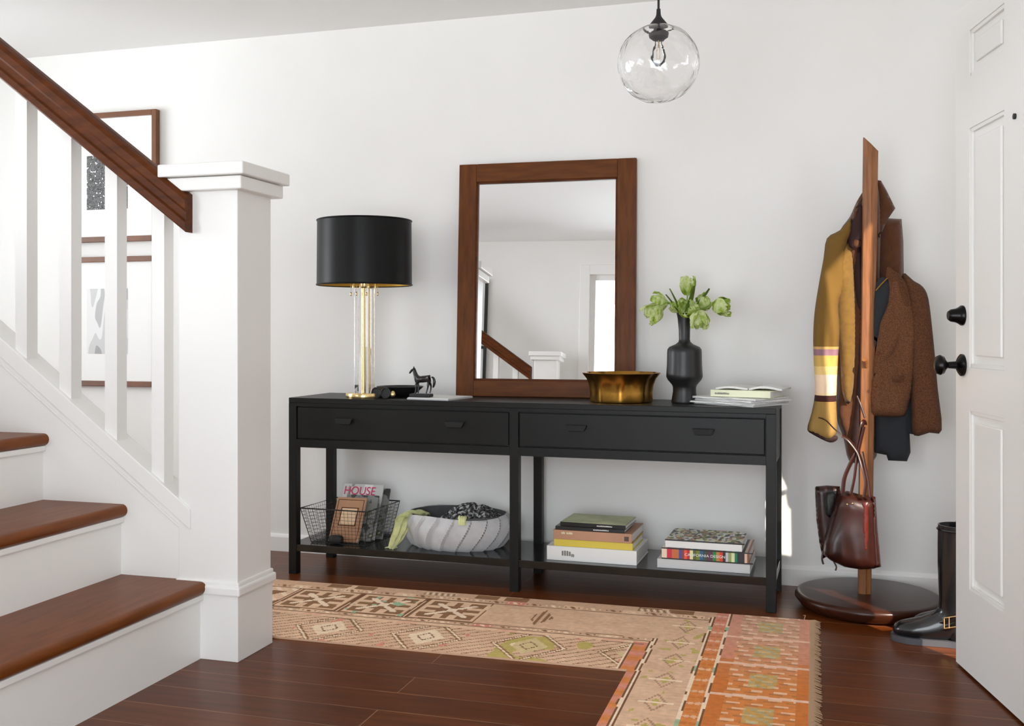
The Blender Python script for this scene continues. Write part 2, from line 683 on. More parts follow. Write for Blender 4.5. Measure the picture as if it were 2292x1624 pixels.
for p in panels:
    # sunk field with a sloped moulding round it and a raised centre
    x0, x1, z0, z1 = p
    box(bm, x0, -.034, z0, x1, -.012, z1)
    box(bm, x0 + .035, -.012, z0 + .035, x1 - .035, -.004, z1 - .035, .003)
    for (a, b_, c_, d_) in ((x0, x0 + .012, z0, z1), (x1 - .012, x1, z0, z1), (x0, x1, z0, z0 + .012), (x0, x1, z1 - .012, z1)):
        box(bm, a, -.012, c_, b_, -.003, d_, .002)
bmesh.ops.remove_doubles(bm, verts=bm.verts, dist=1e-5)
finish('door_leaf', bm, m_trim, door)
# knob, rosette, deadbolt, peephole
m_bronze = M('dark_bronze', (24, 22, 22), 0.25, 0.7)
def lathe_y(prof, n=28):
    b = NB()
    lathe(b, prof, n)
    bmesh.ops.rotate(b, cent=(0, 0, 0), matrix=Matrix.Rotation(R(-90), 3, 'X'), verts=b.verts)
    return b
kn = lathe_y([(.0, 0), (.034, 0), (.034, .006), (.028, .011), (.012, .02), (.010, .045), (.016, .052), (.027, .058), (.031, .068), (.027, .078), (.012, .084), (.0, .085)])
bmesh.ops.remove_doubles(kn, verts=kn.verts, dist=1e-5)
o = finish('door_knob', kn, m_bronze, door, True); o.location = (fs(.06), 0, .935)
kn = lathe_y([(.0, 0), (.031, 0), (.031, .006), (.026, .012), (.0215, .022), (.019, .036), (.013, .044), (.0, .046)])
bmesh.ops.remove_doubles(kn, verts=kn.verts, dist=1e-5)
o = finish('deadbolt', kn, m_bronze, door, True); o.location = (fs(.06), 0, 1.087)
kn = lathe_y([(.0, 0), (.008, 0), (.008, .005), (.005, .006), (.0, .006)], 16)
o = finish('peephole', kn, m_blackmat, door, True); o.location = (fs(.455), 0, 1.615)
bm = NB(); box(bm, 0, -.03, 0, DW, -.012, .012)
finish('door_sweep', bm, m_blackmat, door)

# ------------------------------------------------------------------ staircase
st = thing('staircase', 'white painted staircase with brown wooden treads and handrail on the left', 'staircase', (-1.84, 2.86, 0))
SY = 2.858     # plane of the closed stringer
SLOPE = .738
def capz(x):   # front edge of the stringer cap
    return 1.017 - SLOPE * (x + 2.642)
X_END = -4.3
# treads and risers
rx = [-1.869, -2.171, -2.478, -2.785, -3.09, -3.395, -3.70]
tz = [.246, .475, .697, .93, 1.163, 1.396]
YN = 1.55
for i, z in enumerate(tz):
    bm = NB()
    x0, x1 = rx[i + 1] - .002, rx[i] + .024
    t = .04
    prof = [(x0, z), (x0, z - t)]
    for k in range(9):
        a = -PI / 2 + PI * k / 8
        prof.append((x1 - t / 2 + math.cos(a) * t / 2, z - t / 2 + math.sin(a) * t / 2))
    prism(bm, prof, YN - .02, SY)
    finish('tread', bm, m_tread, st, True, world=True, auto=50)
    bm = NB()
    zb = 0 if i == 0 else tz[i - 1]
    box(bm, rx[i] - .02, YN, zb, rx[i], SY, z - t)
    box(bm, rx[i], YN, z - t - .02, rx[i] + .012, SY, z - t, .004)
    finish('riser', bm, m_trim, st, world=True)
# closed stringer wall below the balusters
bm = NB()
prism(bm, [(-1.945, 0), (X_END, 0), (X_END, capz(X_END) - .06), (-1.945, capz(-1.945) - .06)], SY, SY + .07)
finish('stringer_panel', bm, m_trim, st, world=True)
bm = NB()
prism(bm, [(-1.905, capz(-1.905) - .066), (X_END, capz(X_END) - .066), (X_END, capz(X_END)), (-1.905, capz(-1.905))], SY - .014, SY + .082, .003)
finish('stringer_cap', bm, m_trim, st, world=True)
bm = NB()
prism(bm, [(-1.79, capz(-1.79) - .098), (X_END, capz(X_END) - .098), (X_END, capz(X_END) - .088), (-1.79, capz(-1.79) - .088)], SY - .005, SY, .002)
finish('stringer_bead', bm, m_trim, st, world=True)
# near side of the stair
bm = NB()
poly = [(-1.889, 0), (rx[0] - .02, tz[0] - .04)]
for i in range(1, 6):
    poly += [(rx[i] - .02, tz[i - 1] - .04), (rx[i] - .02, tz[i] - .04)]
poly += [(rx[6], tz[5] - .04), (rx[6], 0)]
prism(bm, poly, YN, YN + .02)
finish('near_stringer', bm, m_trim, st, world=True)
# newel post
NX0, NX1, NY0, NY1 = -1.952, -1.738, 2.852, 3.059
bm = NB(); box(bm, NX0, NY0, .24, NX1, NY1, 1.49, .003)
box(bm, NX0 - .004, NY0 - .004, 0, NX1 + .004, NY1 + .004, .21, .002)
nw = finish('newel_post', bm, m_trim, st, world=True)
bm = NB()
box(bm, NX0 - .03, NY0 - .03, 1.482, NX1 + .03, NY1 + .03, 1.524, .004)
box(bm, NX0 - .046, NY0 - .046, 1.526, NX1 + .046, NY1 + .046, 1.566, .004)
finish('cap', bm, m_trim, nw, world=True)
bm = NB()
box(bm, NX0 - .014, NY0 - .014, .206, NX1 + .014, NY1 + .014, .236, .006)
box(bm, NX0 - .007, NY0 - .007, .232, NX1 + .007, NY1 + .007, .25, .005)
finish('base_moulding', bm, m_trim, nw, world=True)
# balusters
x = -2.0556
RZ = lambda x: 1.452 - .747 * (x + 1.872)       # top line of the handrail
while x > X_END + .1:
    bm = NB()
    zt = RZ(x + .024) - .10
    zb = capz(x + .024) - .03
    box(bm, x, SY, zb, x + .047, SY + .05, zt)
    finish('baluster', bm, m_trim, st, world=True)
    x -= .1785
# handrail: shaped section swept down the slope, cut plumb at the newel
bm = NB()
sec = [(-.034, -.122), (.034, -.122), (.037, -.116), (.037, -.092), (.030, -.084), (.030, -.060), (.037, -.050), (.037, -.022), (.030, -.006), (.012, 0), (-.012, 0), (-.030, -.006), (-.037, -.022), (-.037, -.050), (-.030, -.060), (-.030, -.084), (-.037, -.092), (-.037, -.116)]
ya = SY - .01
A = [bm.verts.new((-1.900, ya + p, RZ(-1.900) + q)) for p, q in sec]
B = [bm.verts.new((X_END, ya + p, RZ(X_END) + q)) for p, q in sec]
bm.faces.new(A); bm.faces.new(list(reversed(B)))
for i in range(len(sec)):
    j = (i + 1) % len(sec)
    bm.faces.new((A[i], A[j], B[j], B[i]))
finish('handrail', bm, m_rail, st, world=True)

# ------------------------------------------------------------------ stair railing behind the camera, seen in the mirror
sr = thing('stair_railing', 'white stair railing with brown handrail, seen only in the leaning mirror', 'railing', (-1.9, -.4, 0))
bm = NB(); box(bm, -2.0, -.5, 0, -1.8, -.30, 1.29, .004)
q = finish('newel_post', bm, m_trim, sr, world=True)
bm = NB(); box(bm, -2.03, -.53, 1.29, -1.77, -.27, 1.325, .004); box(bm, -2.045, -.545, 1.325, -1.755, -.255, 1.365, .004)
finish('cap', bm, m_trim, q, world=True)
bm = NB()
r2 = lambda x: 1.233 - .70 * (x + 2.03)
A = [bm.verts.new((-2.03, -.33 + p, r2(-2.03) + q)) for p, q in sec]
B = [bm.verts.new((-3.7, -.33 + p, r2(-3.7) + q)) for p, q in sec]
bm.faces.new(A); bm.faces.new(list(reversed(B)))
for i in range(len(sec)):
    j = (i + 1) % len(sec)
    bm.faces.new((A[i], A[j], B[j], B[i]))
finish('handrail', bm, m_rail, sr, world=True)
for k in range(8):
    x = -2.2 - .18 * k
    bm = NB(); box(bm, x, -.38, r2(x) - .98, x + .047, -.33, r2(x + .04) - .1)
    finish('baluster', bm, m_trim, sr, world=True)
bm = NB(); prism(bm, [(-1.95, 0), (-3.7, 0), (-3.7, r2(-3.7) - .95), (-1.95, max(.05, r2(-1.95) - .95))], -.4, -.32)
finish('stringer_panel', bm, m_trim, sr, world=True)

# ------------------------------------------------------------------ framed pictures
def picture(name, label, x0, x1, z0, z1, y, face, mfr, mprint, prt, bar=.026, dep=.032, grp=None):
    """face=-1: hangs on a wall at y and looks to -Y"""
    t = thing(name, label, 'picture', ((x0 + x1) / 2, y, z0), 0, grp)
    def bb(b, a0, c0, a1, c1, d0, d1, bev=.002):
        ya, yb = sorted((y + face * d0, y + face * d1))
        box(b, a0, ya, c0, a1, yb, c1, bev)
    bm = NB()
    bb(bm, x0, z0, x0 + bar, z1, .001, dep); bb(bm, x1 - bar, z0, x1, z1, .001, dep)
    bb(bm, x0 + bar, z0, x1 - bar, z0 + bar, .001, dep); bb(bm, x0 + bar, z1 - bar, x1 - bar, z1, .001, dep)
    finish('frame', bm, mfr, t, world=True)
    bm = NB(); bb(bm, x0 + bar, z0 + bar, x1 - bar, z1 - bar, .002, dep - .014, 0)
    finish('mat_board', bm, m_mat, t, world=True)
    bm = NB(); bb(bm, prt[0], prt[1], prt[2], prt[3], dep - .0138, dep - .013, 0)
    finish('print', bm, mprint, t, world=True)
    return t
m_tree = m_speckle('tree_photograph', [(45, 45, 45), (110, 110, 110), (70, 70, 70), (235, 235, 235), (150, 150, 150)], 55, 0.6, 5)
m_abst = m_speckle('grey_photograph', [(165, 165, 165), (208, 208, 208), (235, 235, 235), (190, 190, 190), (165, 165, 165)], 6, 0.6, 1, stretch=(2, 1, .6))
pl, pr_ = W(160, 500, YB).x, W(358, 500, YB).x
p0x, p1x = W(200, 500, YB).x, W(291, 500, YB).x
picture('framed_picture', 'upper of two brown framed pictures, dark tree photograph on white mat', pl, pr_, 1.482, 2.125, YB, -1, m_frame, m_tree, (p0x, 1.645, p1x, 1.915), grp='framed pictures by the stairs')
picture('framed_picture', 'lower of two brown framed pictures, pale grey photograph on white mat', pl, pr_, .765, 1.408, YB, -1, m_frame, m_abst, (p0x, .925, p1x, 1.25), grp='framed pictures by the stairs')
picture('framed_picture', 'black framed picture high on the wall reflected in the mirror', -3.03, -2.53, 1.48, 2.075, YR, 1, m_blackmat, m_abst, (-2.9, 1.62, -2.66, 1.92), grp='pictures on the wall opposite the mirror')
picture('framed_picture', 'black framed picture below the first, reflected at the mirror edge', -3.03, -2.53, .85, 1.447, YR, 1, m_blackmat, m_tree, (-2.9, .98, -2.62, 1.29), grp='pictures on the wall opposite the mirror')

# ------------------------------------------------------------------ console table
CL = Vector((-2.162, 3.955, 0))
CRt = Vector((-.1355, 3.905, 0))
CYAW = math.atan2(CRt.y - CL.y, CRt.x - CL.x)
CLEN = (CRt - CL).length
CD = .37
CH = .754
LG = .037
ct = thing('console_table', 'long black console table with two drawers and a lower shelf', 'console table', CL, CYAW)
cdir = Vector((math.cos(CYAW), math.sin(CYAW), 0))
cnor = Vector((-math.sin(CYAW), math.cos(CYAW), 0))
def cx(u):   # distance along the front of the console under photo column u
    k = ray(u, 740)
    return (k.x * CL.y - k.y * CL.x) / (k.y * cdir.x - k.x * cdir.y)
def CW(s, d, z=0):   # console coordinates -> room
    return CL + cdir * s + cnor * d + Vector((0, 0, z))
bm = NB()
box(bm, 0, 0, CH - .022, CLEN, CD, CH, .002)
finish('table_top', bm, m_black, ct)
mid = CLEN / 2
for sx in (0, mid - LG / 2, CLEN - LG):
    for sy in (0, CD - LG):
        bm = NB(); box(bm, sx, sy, 0, sx + LG, sy + LG, CH - .022, .0015)
        finish('leg', bm, m_black, ct)
# apron frame round the drawers
bm = NB()
z0, z1 = .543, CH - .022
for (a, b_) in ((LG, mid - LG / 2), (mid + LG / 2, CLEN - LG)):
    box(bm, a, 0, z0, b_, LG, z0 + .034)
    box(bm, a, 0, z1 - .014, b_, LG, z1)
    box(bm, a, CD - LG, z0, b_, CD - .004, z1)
    box(bm, a, LG, z0, b_, CD - LG, z0 + .012)
box(bm, .004, LG, z0, LG - .004, CD - LG, z1)
box(bm, CLEN - LG + .004, LG, z0, CLEN - .004, CD - LG, z1)
finish('apron', bm, m_black, ct)
for k, (a, b_, hs) in enumerate(((LG, mid - LG / 2, (771, 1019)), (mid + LG / 2, CLEN - LG, (1291, 1575)))):
    bm = NB(); box(bm, a + .005, .002, .582, b_ - .005, .03, CH - .041, .002)
    dr = finish('drawer', bm, m_black, ct)
    bm = NB(); box(bm, a + .0005, .012, .5775, b_ - .0005, .034, CH - .0365)
    finish('drawer_gap', bm, m_gap, dr)
    for u in hs:
        s = cx(u)
        zc = .660
        bm = NB()
        # recessed-looking trapezoid pull
        pts = [(s - .042, zc + .012), (s + .042, zc + .012), (s + .034, zc - .006), (s + .03, zc - .012), (s - .03, zc - .012), (s - .034, zc - .006)]
        prism(bm, pts, -.016, .002, .002)
        finish('drawer_pull', bm, m_gap, dr)
bm = NB(); box(bm, .003, .003, .098, CLEN - .003, CD - .003, .128, .002)
finish('lower_shelf', bm, M('black_lacquer_shelf', (24, 24, 23), 0.16, spec=0.5), ct)
ZS = .128

# ------------------------------------------------------------------ leaning mirror
MX0, MX1 = -1.508, -.722
MT, MY = R(3.2), R(2.4)
mr = thing('leaning_mirror', 'large walnut-framed mirror leaning on the wall above the console', 'mirror', (-1.115, 4.262, CH + .001), 0)
mr.rotation_euler = (-MT, 0, MY)
MWd, MHt, MB, MDp = .785, 1.022, .080, .034
h = MWd / 2
bm = NB()
box(bm, -h, 0, 0, -h + MB, MDp, MHt, .003)
finish('frame_stile', bm, m_walnut, mr)
bm = NB(); box(bm, h - MB, 0, 0, h, MDp, MHt, .003)
finish('frame_stile', bm, m_walnut, mr)
bm = NB(); box(bm, -h + MB, 0, 0, h - MB, MDp, MB - .01, .003)
finish('frame_rail', bm, m_walnuth, mr)
bm = NB(); box(bm, -h + MB, 0, MHt - MB, h - MB, MDp, MHt, .003)
finish('frame_rail', bm, m_walnuth, mr)
bm = NB()
for (a, b_, c_, d_) in ((-h + MB, -h + MB + .008, MB - .01, MHt - MB), (h - MB - .008, h - MB, MB - .01, MHt - MB), (-h + MB, h - MB, MB - .01, MB - .002), (-h + MB, h - MB, MHt - MB - .008, MHt - MB)):
    box(bm, a, .004, c_, b_, .016, d_)
finish('inner_bead', bm, m_rail, mr)
bm = NB(); box(bm, -h + MB - .002, .014, MB - .012, h - MB + .002, .018, MHt - MB + .002)
finish('mirror_glass', bm, m_mir, mr)

# ------------------------------------------------------------------ table lamp
LX, LY = W(816, 800, 4.055).x, 4.055
lp = thing('table_lamp', 'tall brass table lamp with a black drum shade', 'lamp', (LX, LY, CH))
bm = NB(); lathe(bm, [(.0, 0), (.079, 0), (.080, .003), (.080, .018), (.078, .021), (.0, .021)], 48)
finish('lamp_base', bm, m_brass, lp, True)
bm = NB(); lathe(bm, [(.011, .02), (.011, .50)], 20); lathe(bm, [(.016, .47), (.018, .475), (.018, .54), (.013, .55)], 20)
finish('brass_stem', bm, m_brass, lp, True)
bm = NB(); box(bm, -.034, -.034, .021, .034, .034, .47, .004)
finish('acrylic_column', bm, m_block, lp)
bm = NB()
for k in range(4):
    a = PI / 4 + k * PI / 2
    tube(bm, [(0, 0, .5), (.05 * math.cos(a), .05 * math.sin(a), .505)], .005)
    lathe(bm, [(.006, .47), (.006, .50), (.012, .505), (.012, .55)], 12, .05 * math.cos(a), .05 * math.sin(a))
finish('socket_cluster', bm, m_brass, lp, True)
for dx, dy in ((-.045, -.04), (-.012, -.055), (.03, -.045), (.07, -.02)):
    bm = NB(); tube(bm, [(dx, dy, .50), (dx, dy, .455)], .0014, 6)
    lathe(bm, [(.001, .452), (.0035, .447), (.0035, .438), (.001, .434)], 8, dx, dy)
    finish('pull_chain', bm, m_brass, lp, True)
sz0, sz1, sr_ = .483, .757, .203
bm = NB(); lathe(bm, [(sr_, sz0), (sr_ - .002, sz1)], 72, cap0=False, cap1=False)
bmesh.ops.reverse_faces(bm, faces=bm.faces)
sh = finish('lamp_shade', bm, m_shade, lp, True)
bm = NB(); lathe(bm, [(sr_ - .004, sz0 + .001), (sr_ - .006, sz1 - .001)], 72, cap0=False, cap1=False)
finish('gold_lining', bm, m_goldin, sh, True)
bm = NB()
for z, rr_ in ((sz0, sr_), (sz1, sr_ - .002)):
    tube(bm, [(rr_ * math.cos(2 * PI * i / 64), rr_ * math.sin(2 * PI * i / 64), z) for i in range(64)], .0035, 8, closed=True)
for k in range(3):
    a = k * 2 * PI / 3
    tube(bm, [(.0, 0, .70), ((sr_ - .004) * math.cos(a), (sr_ - .004) * math.sin(a), .745)], .002, 6)
tube(bm, [(0, 0, .54), (0, 0, .70)], .004, 8)
finish('shade_ring', bm, m_shade, sh, True)

# ------------------------------------------------------------------ small things by the lamp
q = W(905, 800, 4.17)
bm = NB()
lathe(bm, [(0, 0), (.055, 0), (.06, .004), (.098, .038), (.103, .044), (.099, .044), (.058, .009), (0, .007)], 48)
bmesh.ops.remove_doubles(bm, verts=bm.verts, dist=1e-5)
o = finish('shallow_bowl', bm, m_blackmat, None, True); o.location = (q.x - .02, 4.17, CH)
tag(o, 'shallow black bowl on the console behind the horse figurine', 'bowl')
q = W(855, 800, 4.03)
t = thing('sunglasses', 'folded black sunglasses with gold tips beside the lamp base', 'sunglasses', (q.x, 4.03, CH))
bm = NB()
for sx in (-.022, .022):
    ring = [(sx + .020 * math.cos(a * PI / 9), -.012, .023 + .021 * math.sin(a * PI / 9)) for a in range(18)]
    tube(bm, ring, .0035, 8, closed=True)
    r = bmesh.ops.create_circle(bm, cap_ends=True, segments=18, radius=.019)
    bmesh.ops.transform(bm, matrix=Matrix.Translation((sx, -.012, .023)) @ Matrix.Rotation(R(90), 4, 'X'), verts=r['verts'])
tube(bm, [(-.004, -.013, .03), (.004, -.013, .03)], .003)
finish('front_frame', bm, m_blackmat, t, True)
for k in (0, 1):
    bm = NB(); tube(bm, [(-.042 + .0 * k, -.006 + .008 * k, .03 + .003 * k), (.0, .0 + .008 * k, .027), (.045, .0 + .006 * k, .022), (.052, 0 + .006 * k, .012)], [.0035, .0035, .004, .004], 8)
    finish('temple', bm, m_blackmat, t, True)
bm = NB()
bmesh.ops.create_uvsphere(bm, u_segments=14, v_segments=10, radius=.013)
bmesh.ops.transform(bm, matrix=Matrix.Translation((.052, -.004, .0165)) @ Matrix.Diagonal((.85, .8, 1.25, 1)), verts=bm.verts)
finish('gold_tip', bm, m_brass, t, True)

# booklet under the horse
def sheet_poly(bm, pts, z, th, curl=None):
    a = [bm.verts.new((p[0], p[1], z)) for p in pts]
    b = [bm.verts.new((p[0], p[1], z + th)) for p in pts]
    bm.faces.new(list(reversed(a))); bm.faces.new(b)
    n = len(pts)
    for i in range(n):
        j = (i + 1) % n
        bm.faces.new((a[i], a[j], b[j], b[i]))
p1 = WZ(911, 893.5, CH); p2 = WZ(1003, 897, CH)
bk = thing('booklet', 'thin white booklet lying under the black horse figurine', 'booklet', (p1.x, p1.y, CH))
bm = NB()
dd = Vector((.035, .21, 0))
m_grey_card = M('pale_grey_card', (196, 196, 196), .5)
sheet_poly(bm, [p1, p2, p2 + dd, p1 + dd], CH + .0005, .006)
finish('cover', bm, m_grey_card, bk, world=True)
bm = NB()
off = Vector((.003, .003, 0))
sheet_poly(bm, [p1 + off, p2 + Vector((-.003, .003, 0)), p2 + dd * .98, p1 + dd * .98], CH + .0066, .002)
finish('page_block', bm, m_white, bk, world=True)

# ------------------------------------------------------------------ skin-grown horse figurine
def skin(name, verts, edges, rad, mat, parent, sub=2):
    me = bpy.data.meshes.new(name)
    me.from_pydata(verts, edges, [])
    o = bpy.data.objects.new(name, me)
    C.objects.link(o)
    m = o.modifiers.new('skin', 'SKIN')
    m.use_smooth_shade = True
    m.branch_smoothing = .6
    sv = me.skin_vertices[0].data if me.skin_vertices else None
    if sv is None:
        bmx = bmesh.new(); bmx.from_mesh(me)
        bmx.verts.layers.skin.verify()
        bmx.to_mesh(me); bmx.free()
        sv = me.skin_vertices[0].data
    for i, r in enumerate(rad):
        sv[i].radius = r if isinstance(r, tuple) else (r, r)
        sv[i].use_root = (i == 0)
    s2 = o.modifiers.new('sub', 'SUBSURF')
    s2.levels = s2.render_levels = sub
    bpy.context.view_layer.update()
    dg = bpy.context.evaluated_depsgraph_get()
    ev = o.evaluated_get(dg)
    m2 = bpy.data.meshes.new_from_object(ev)
    o.modifiers.clear()
    o.data = m2
    bpy.data.meshes.remove(me)
    m2.name = name
    m2.materials.clear(); m2.materials.append(mat)
    for p in m2.polygons:
        p.use_smooth = True
    if parent is not None:
        o.parent = parent
    return o
hp = W(944, 880, 4.02)
hs = thing('horse_figurine', 'small black standing horse figurine on a black slab', 'figurine', (hp.x, 4.02, CH + .0088))
bm = NB(); box(bm, -.048, -.024, 0, .044, .024, .014, .004)
finish('slab', bm, m_blackmat, hs)
z = .014
V = [(.018, 0, z + .062), (.034, 0, z + .064), (-.004, 0, z + .060), (-.022, 0, z + .062),      # hip, rump, barrel, chest
     (-.030, 0, z + .078), (-.034, 0, z + .094), (-.036, 0, z + .104),                            # neck up
     (-.044, 0, z + .098), (-.053, 0, z + .088), (-.056, 0, z + .084),                            # head
     (-.024, -.007, z + .044), (-.023, -.007, z + .024), (-.025, -.007, z + .005), (-.028, -.007, z + .002),   # fore near
     (-.020, .007, z + .044), (-.017, .007, z + .024), (-.018, .007, z + .005), (-.021, .007, z + .002),
     (.030, -.008, z + .046), (.031, -.008, z + .031), (.026, -.008, z + .012), (.022, -.008, z + .002),
     (.034, .008, z + .046), (.039, .008, z + .031), (.036, .008, z + .012), (.033, .008, z + .002)]
Ed = [(0, 1), (0, 2), (2, 3), (3, 4), (4, 5), (5, 6), (6, 7), (7, 8), (8, 9), (3, 10), (10, 11), (11, 12), (12, 13), (3, 14), (14, 15), (15, 16), (16, 17), (1, 18), (18, 19), (19, 20), (20, 21), (1, 22), (22, 23), (23, 24), (24, 25)]
Rd = [(.0125, .013), (.012, .012), (.0125, .0115), (.012, .013), (.009, .0085), (.0065, .006), (.006, .005), (.0055, .0045), (.004, .0035), (.003, .003),
      .0045, .0032, .0026, .0034, .0045, .0032, .0026, .0034, .006, .0038, .0026, .0034, .006, .0038, .0026, .0034]
Rd = [tuple(q * 1.3 for q in r_) if isinstance(r_, tuple) else r_ * 1.15 for r_ in Rd]
skin('horse_body', V, Ed, Rd, m_hat, hs, 2)
bm = NB()
tube(bm, spline([(.044, 0, z + .070), (.052, 0, z + .066), (.056, 0, z + .052), (.054, 0, z + .036), (.050, 0, z + .026)], 4), [.003, .0035, .004, .004, .005, .005, .006, .006, .0065, .0065, .006, .006, .005, .005, .004, .003, .002][:17], 8)
finish('tail', bm, m_hat, hs, True)
bm = NB()
for sy in (-.003, .003):
    tube(bm, [(-.036, sy, z + .106), (-.035, sy * 1.2, z + .115)], [.0022, .0006], 6)
tube(bm, spline([(-.037, 0, z + .110), (-.030, 0, z + .102), (-.023, 0, z + .086), (-.017, 0, z + .074)], 3), .0028, 6)
finish('mane', bm, m_hat, hs, True)

# ------------------------------------------------------------------ fluted brass bowl
bx = W(1389, 850, 4.085)
bm = NB()
def flute(r, z, a):
    k = max(0, 1 - (z / .118) ** 2)
    return r * (1 + .045 * (1 - .4 * k) * math.cos(9 * a) * (1 if z < .1 else .6))
prof = [(.0, 0), (.11, 0), (.122, .003), (.124, .012), (.123, .04), (.127, .07), (.136, .095), (.153, .115), (.155, .117), (.153, .118), (.133, .095), (.122, .07), (.118, .04), (.118, .012), (.0, .006)]
lathe(bm, prof, 108, fr=lambda r, z, a: flute(r, z, a) if r > .05 else r)
bmesh.ops.remove_doubles(bm, verts=bm.verts, dist=1e-5)
o = finish('fluted_bowl', bm, m_brassdark, None, True, auto=60)
o.location = (bx.x, 4.10, CH)
tag(o, 'flared brass bowl with fluted sides in front of the mirror', 'bowl')

# ------------------------------------------------------------------ vase
vx = W(1532, 800, 4.10)
bm = NB()
pr = [(0, 0), (.050, 0), (.052, .004), (.051, .01), (.0455, .045), (.0455, .062), (.049, .072), (.066, .092), (.0715, .104), (.0715, .115), (.069, .15), (.068, .20), (.067, .212), (.060, .222), (.035, .233), (.024, .242), (.0215, .252), (.0225, .29), (.027, .335), (.031, .356), (.0285, .356), (.024, .33), (.019, .29), (.018, .25), (.018, .20), (0, .19)]
lathe(bm, pr, 56)
bmesh.ops.remove_doubles(bm, verts=bm.verts, dist=1e-5)
o = finish('vase', bm, m_vase, None, True, auto=50)
o.location = (vx.x, 4.10, CH)
tag(o, 'tall matte black bottle vase holding green tulips', 'vase')

# ------------------------------------------------------------------ green tulips
m_petal = m_speckle('parrot_tulip_petal', [(128, 158, 40), (184, 208, 84), (240, 246, 200), (200, 220, 112)], 34, .6, 3, stretch=(1, 1, .5), interp='LINEAR')
VT = Vector((vx.x, 4.10, CH + .352))
def petal(bm, L, w, base, direc, side, bend, ruff, ph):
    """a cupped, ruffled petal with thickness"""
    n, m = 8, 6
    direc = direc.normalized()
    side = (side - direc * side.dot(direc)).normalized()
    out = side.cross(direc)
    g = []
    for i in range(n + 1):
        t = i / n
        row = []
        ww = w * math.sin(PI * min(1, .12 + .80 * t)) ** .8
        for j in range(m + 1):
            s_ = (j / m - .5) * 2
            cup = bend * math.sin(PI * t * .85)
            r = ruff * t * math.sin(9 * t + 5 * s_ + ph)
            p = base + direc * (L * t) + side * (ww * s_ * .5) + out * (cup - .35 * cup * s_ * s_ + r)
            row.append(bm.verts.new(p))
        g.append(row)
    fs_ = []
    for i in range(n):
        for j in range(m):
            fs_.append(bm.faces.new((g[i][j], g[i + 1][j], g[i + 1][j + 1], g[i][j + 1])))
    return fs_
def tulip(label, tip, direc, mids, L=.062, w=.036, opn=.5, seed=0, leaves=()):
    rnd = random.Random(seed)
    t = thing('tulip', label, 'tulip', VT, 0, 'green tulips in the black vase')
    L *= 1.12; w *= 1.3; opn *= 1.25
    tip = Vector(tip); direc = Vector(direc).normalized()
    base = tip - direc * L
    st_ = Vector((rnd.uniform(-.008, .008), rnd.uniform(-.008, .008), -.12))
    pts = spline([st_, Vector((st_.x * 1.3, st_.y * 1.3, 0))] + [Vector(m) for m in mids] + [base - direc * .012, base + direc * .004], 6)
    bm = NB(); tube(bm, pts, .0028, 8)
    finish('stem', bm, m_stem, t, True)
    for k in range(6):
        a = 2 * PI * k / 6 + rnd.random() * .5
        o1 = direc.orthogonal().normalized()
        o2 = direc.cross(o1)
        radial = o1 * math.cos(a) + o2 * math.sin(a)
        side = direc.cross(radial)
        bm = NB()
        dd_ = (direc + radial * (opn * (.35 if k % 2 else .7)) + Vector((rnd.uniform(-.1, .1),) * 3)).normalized()
        fc = petal(bm, L * rnd.uniform(.9, 1.12), w * rnd.uniform(.85, 1.15), base + radial * .004, dd_, side, .017, .006, rnd.random() * 6)
        bmesh.ops.solidify(bm, geom=bm.faces[:], thickness=.0012)
        finish('petal', bm, m_petal, t, True)
    for (tp, wd_, bn) in leaves:
        tp = Vector(tp)
        bm = NB()
        d_ = tp - Vector((0, 0, -.02))
        petal(bm, d_.length, wd_ * 1.35, Vector((rnd.uniform(-.006, .006), rnd.uniform(-.006, .006), -.02)), d_, Vector((.5, .9, 0)), bn, .001, 0)
        bmesh.ops.solidify(bm, geom=bm.faces[:], thickness=.0012)
        finish('leaf', bm, m_leaf, t, True)
def TP(u, v, dy=0):
    p = W(u, v, 4.10 + dy)
    return p - VT
tulip('green tulip drooping furthest left over the vase rim', TP(1444, 716, -.02), TP(1444, 716, -.02) - TP(1482, 682, 0), [TP(1518, 690), TP(1497, 676)], L=.075, w=.045, opn=.55, seed=1, leaves=((TP(1500, 646), .012, .006),))
tulip('green tulip leaning left, just above the drooping one', TP(1458, 674, .03), TP(1458, 674, .03) - TP(1500, 680, .02), [TP(1522, 690, .01)], L=.06, w=.034, opn=.5, seed=2, leaves=((TP(1489, 659, .01), .014, .004),))
tulip('green tulip standing upright, topmost in the vase', TP(1541, 620, .01), (.05, .1, 1), [TP(1534, 690)], L=.065, w=.034, opn=.22, seed=3, leaves=((TP(1554, 639, -.01), .026, .006),))
tulip('green tulip reaching furthest right, held level', TP(1638, 688, -.01), TP(1638, 688) - TP(1600, 684), [TP(1560, 694), TP(1580, 687)], L=.066, w=.042, opn=.5, seed=4, leaves=((TP(1584, 645, .02), .022, .005),))
tulip('green tulip hanging down just right of the vase neck', TP(1569, 734, -.06), (.12, -.12, -1), [TP(1545, 690, -.02), TP(1562, 688, -.05)], L=.062, w=.044, opn=.5, seed=5)
tulip('green tulip low in the middle of the bunch', TP(1536, 680, -.05), (-.1, -.6, .5), [TP(1532, 700, -.01)], L=.05, w=.04, opn=.7, seed=6)
tulip('green tulip behind the middle, leaning slightly right', TP(1584, 668, .05), (.5, .5, .5), [TP(1545, 692, .01)], L=.05, w=.034, opn=.6, seed=8)
tulip('green tulip between the left ones and the upright one', TP(1512, 672, .03), (-.5, .1, .6), [TP(1525, 692, .01)], L=.05, w=.032, opn=.6, seed=9)

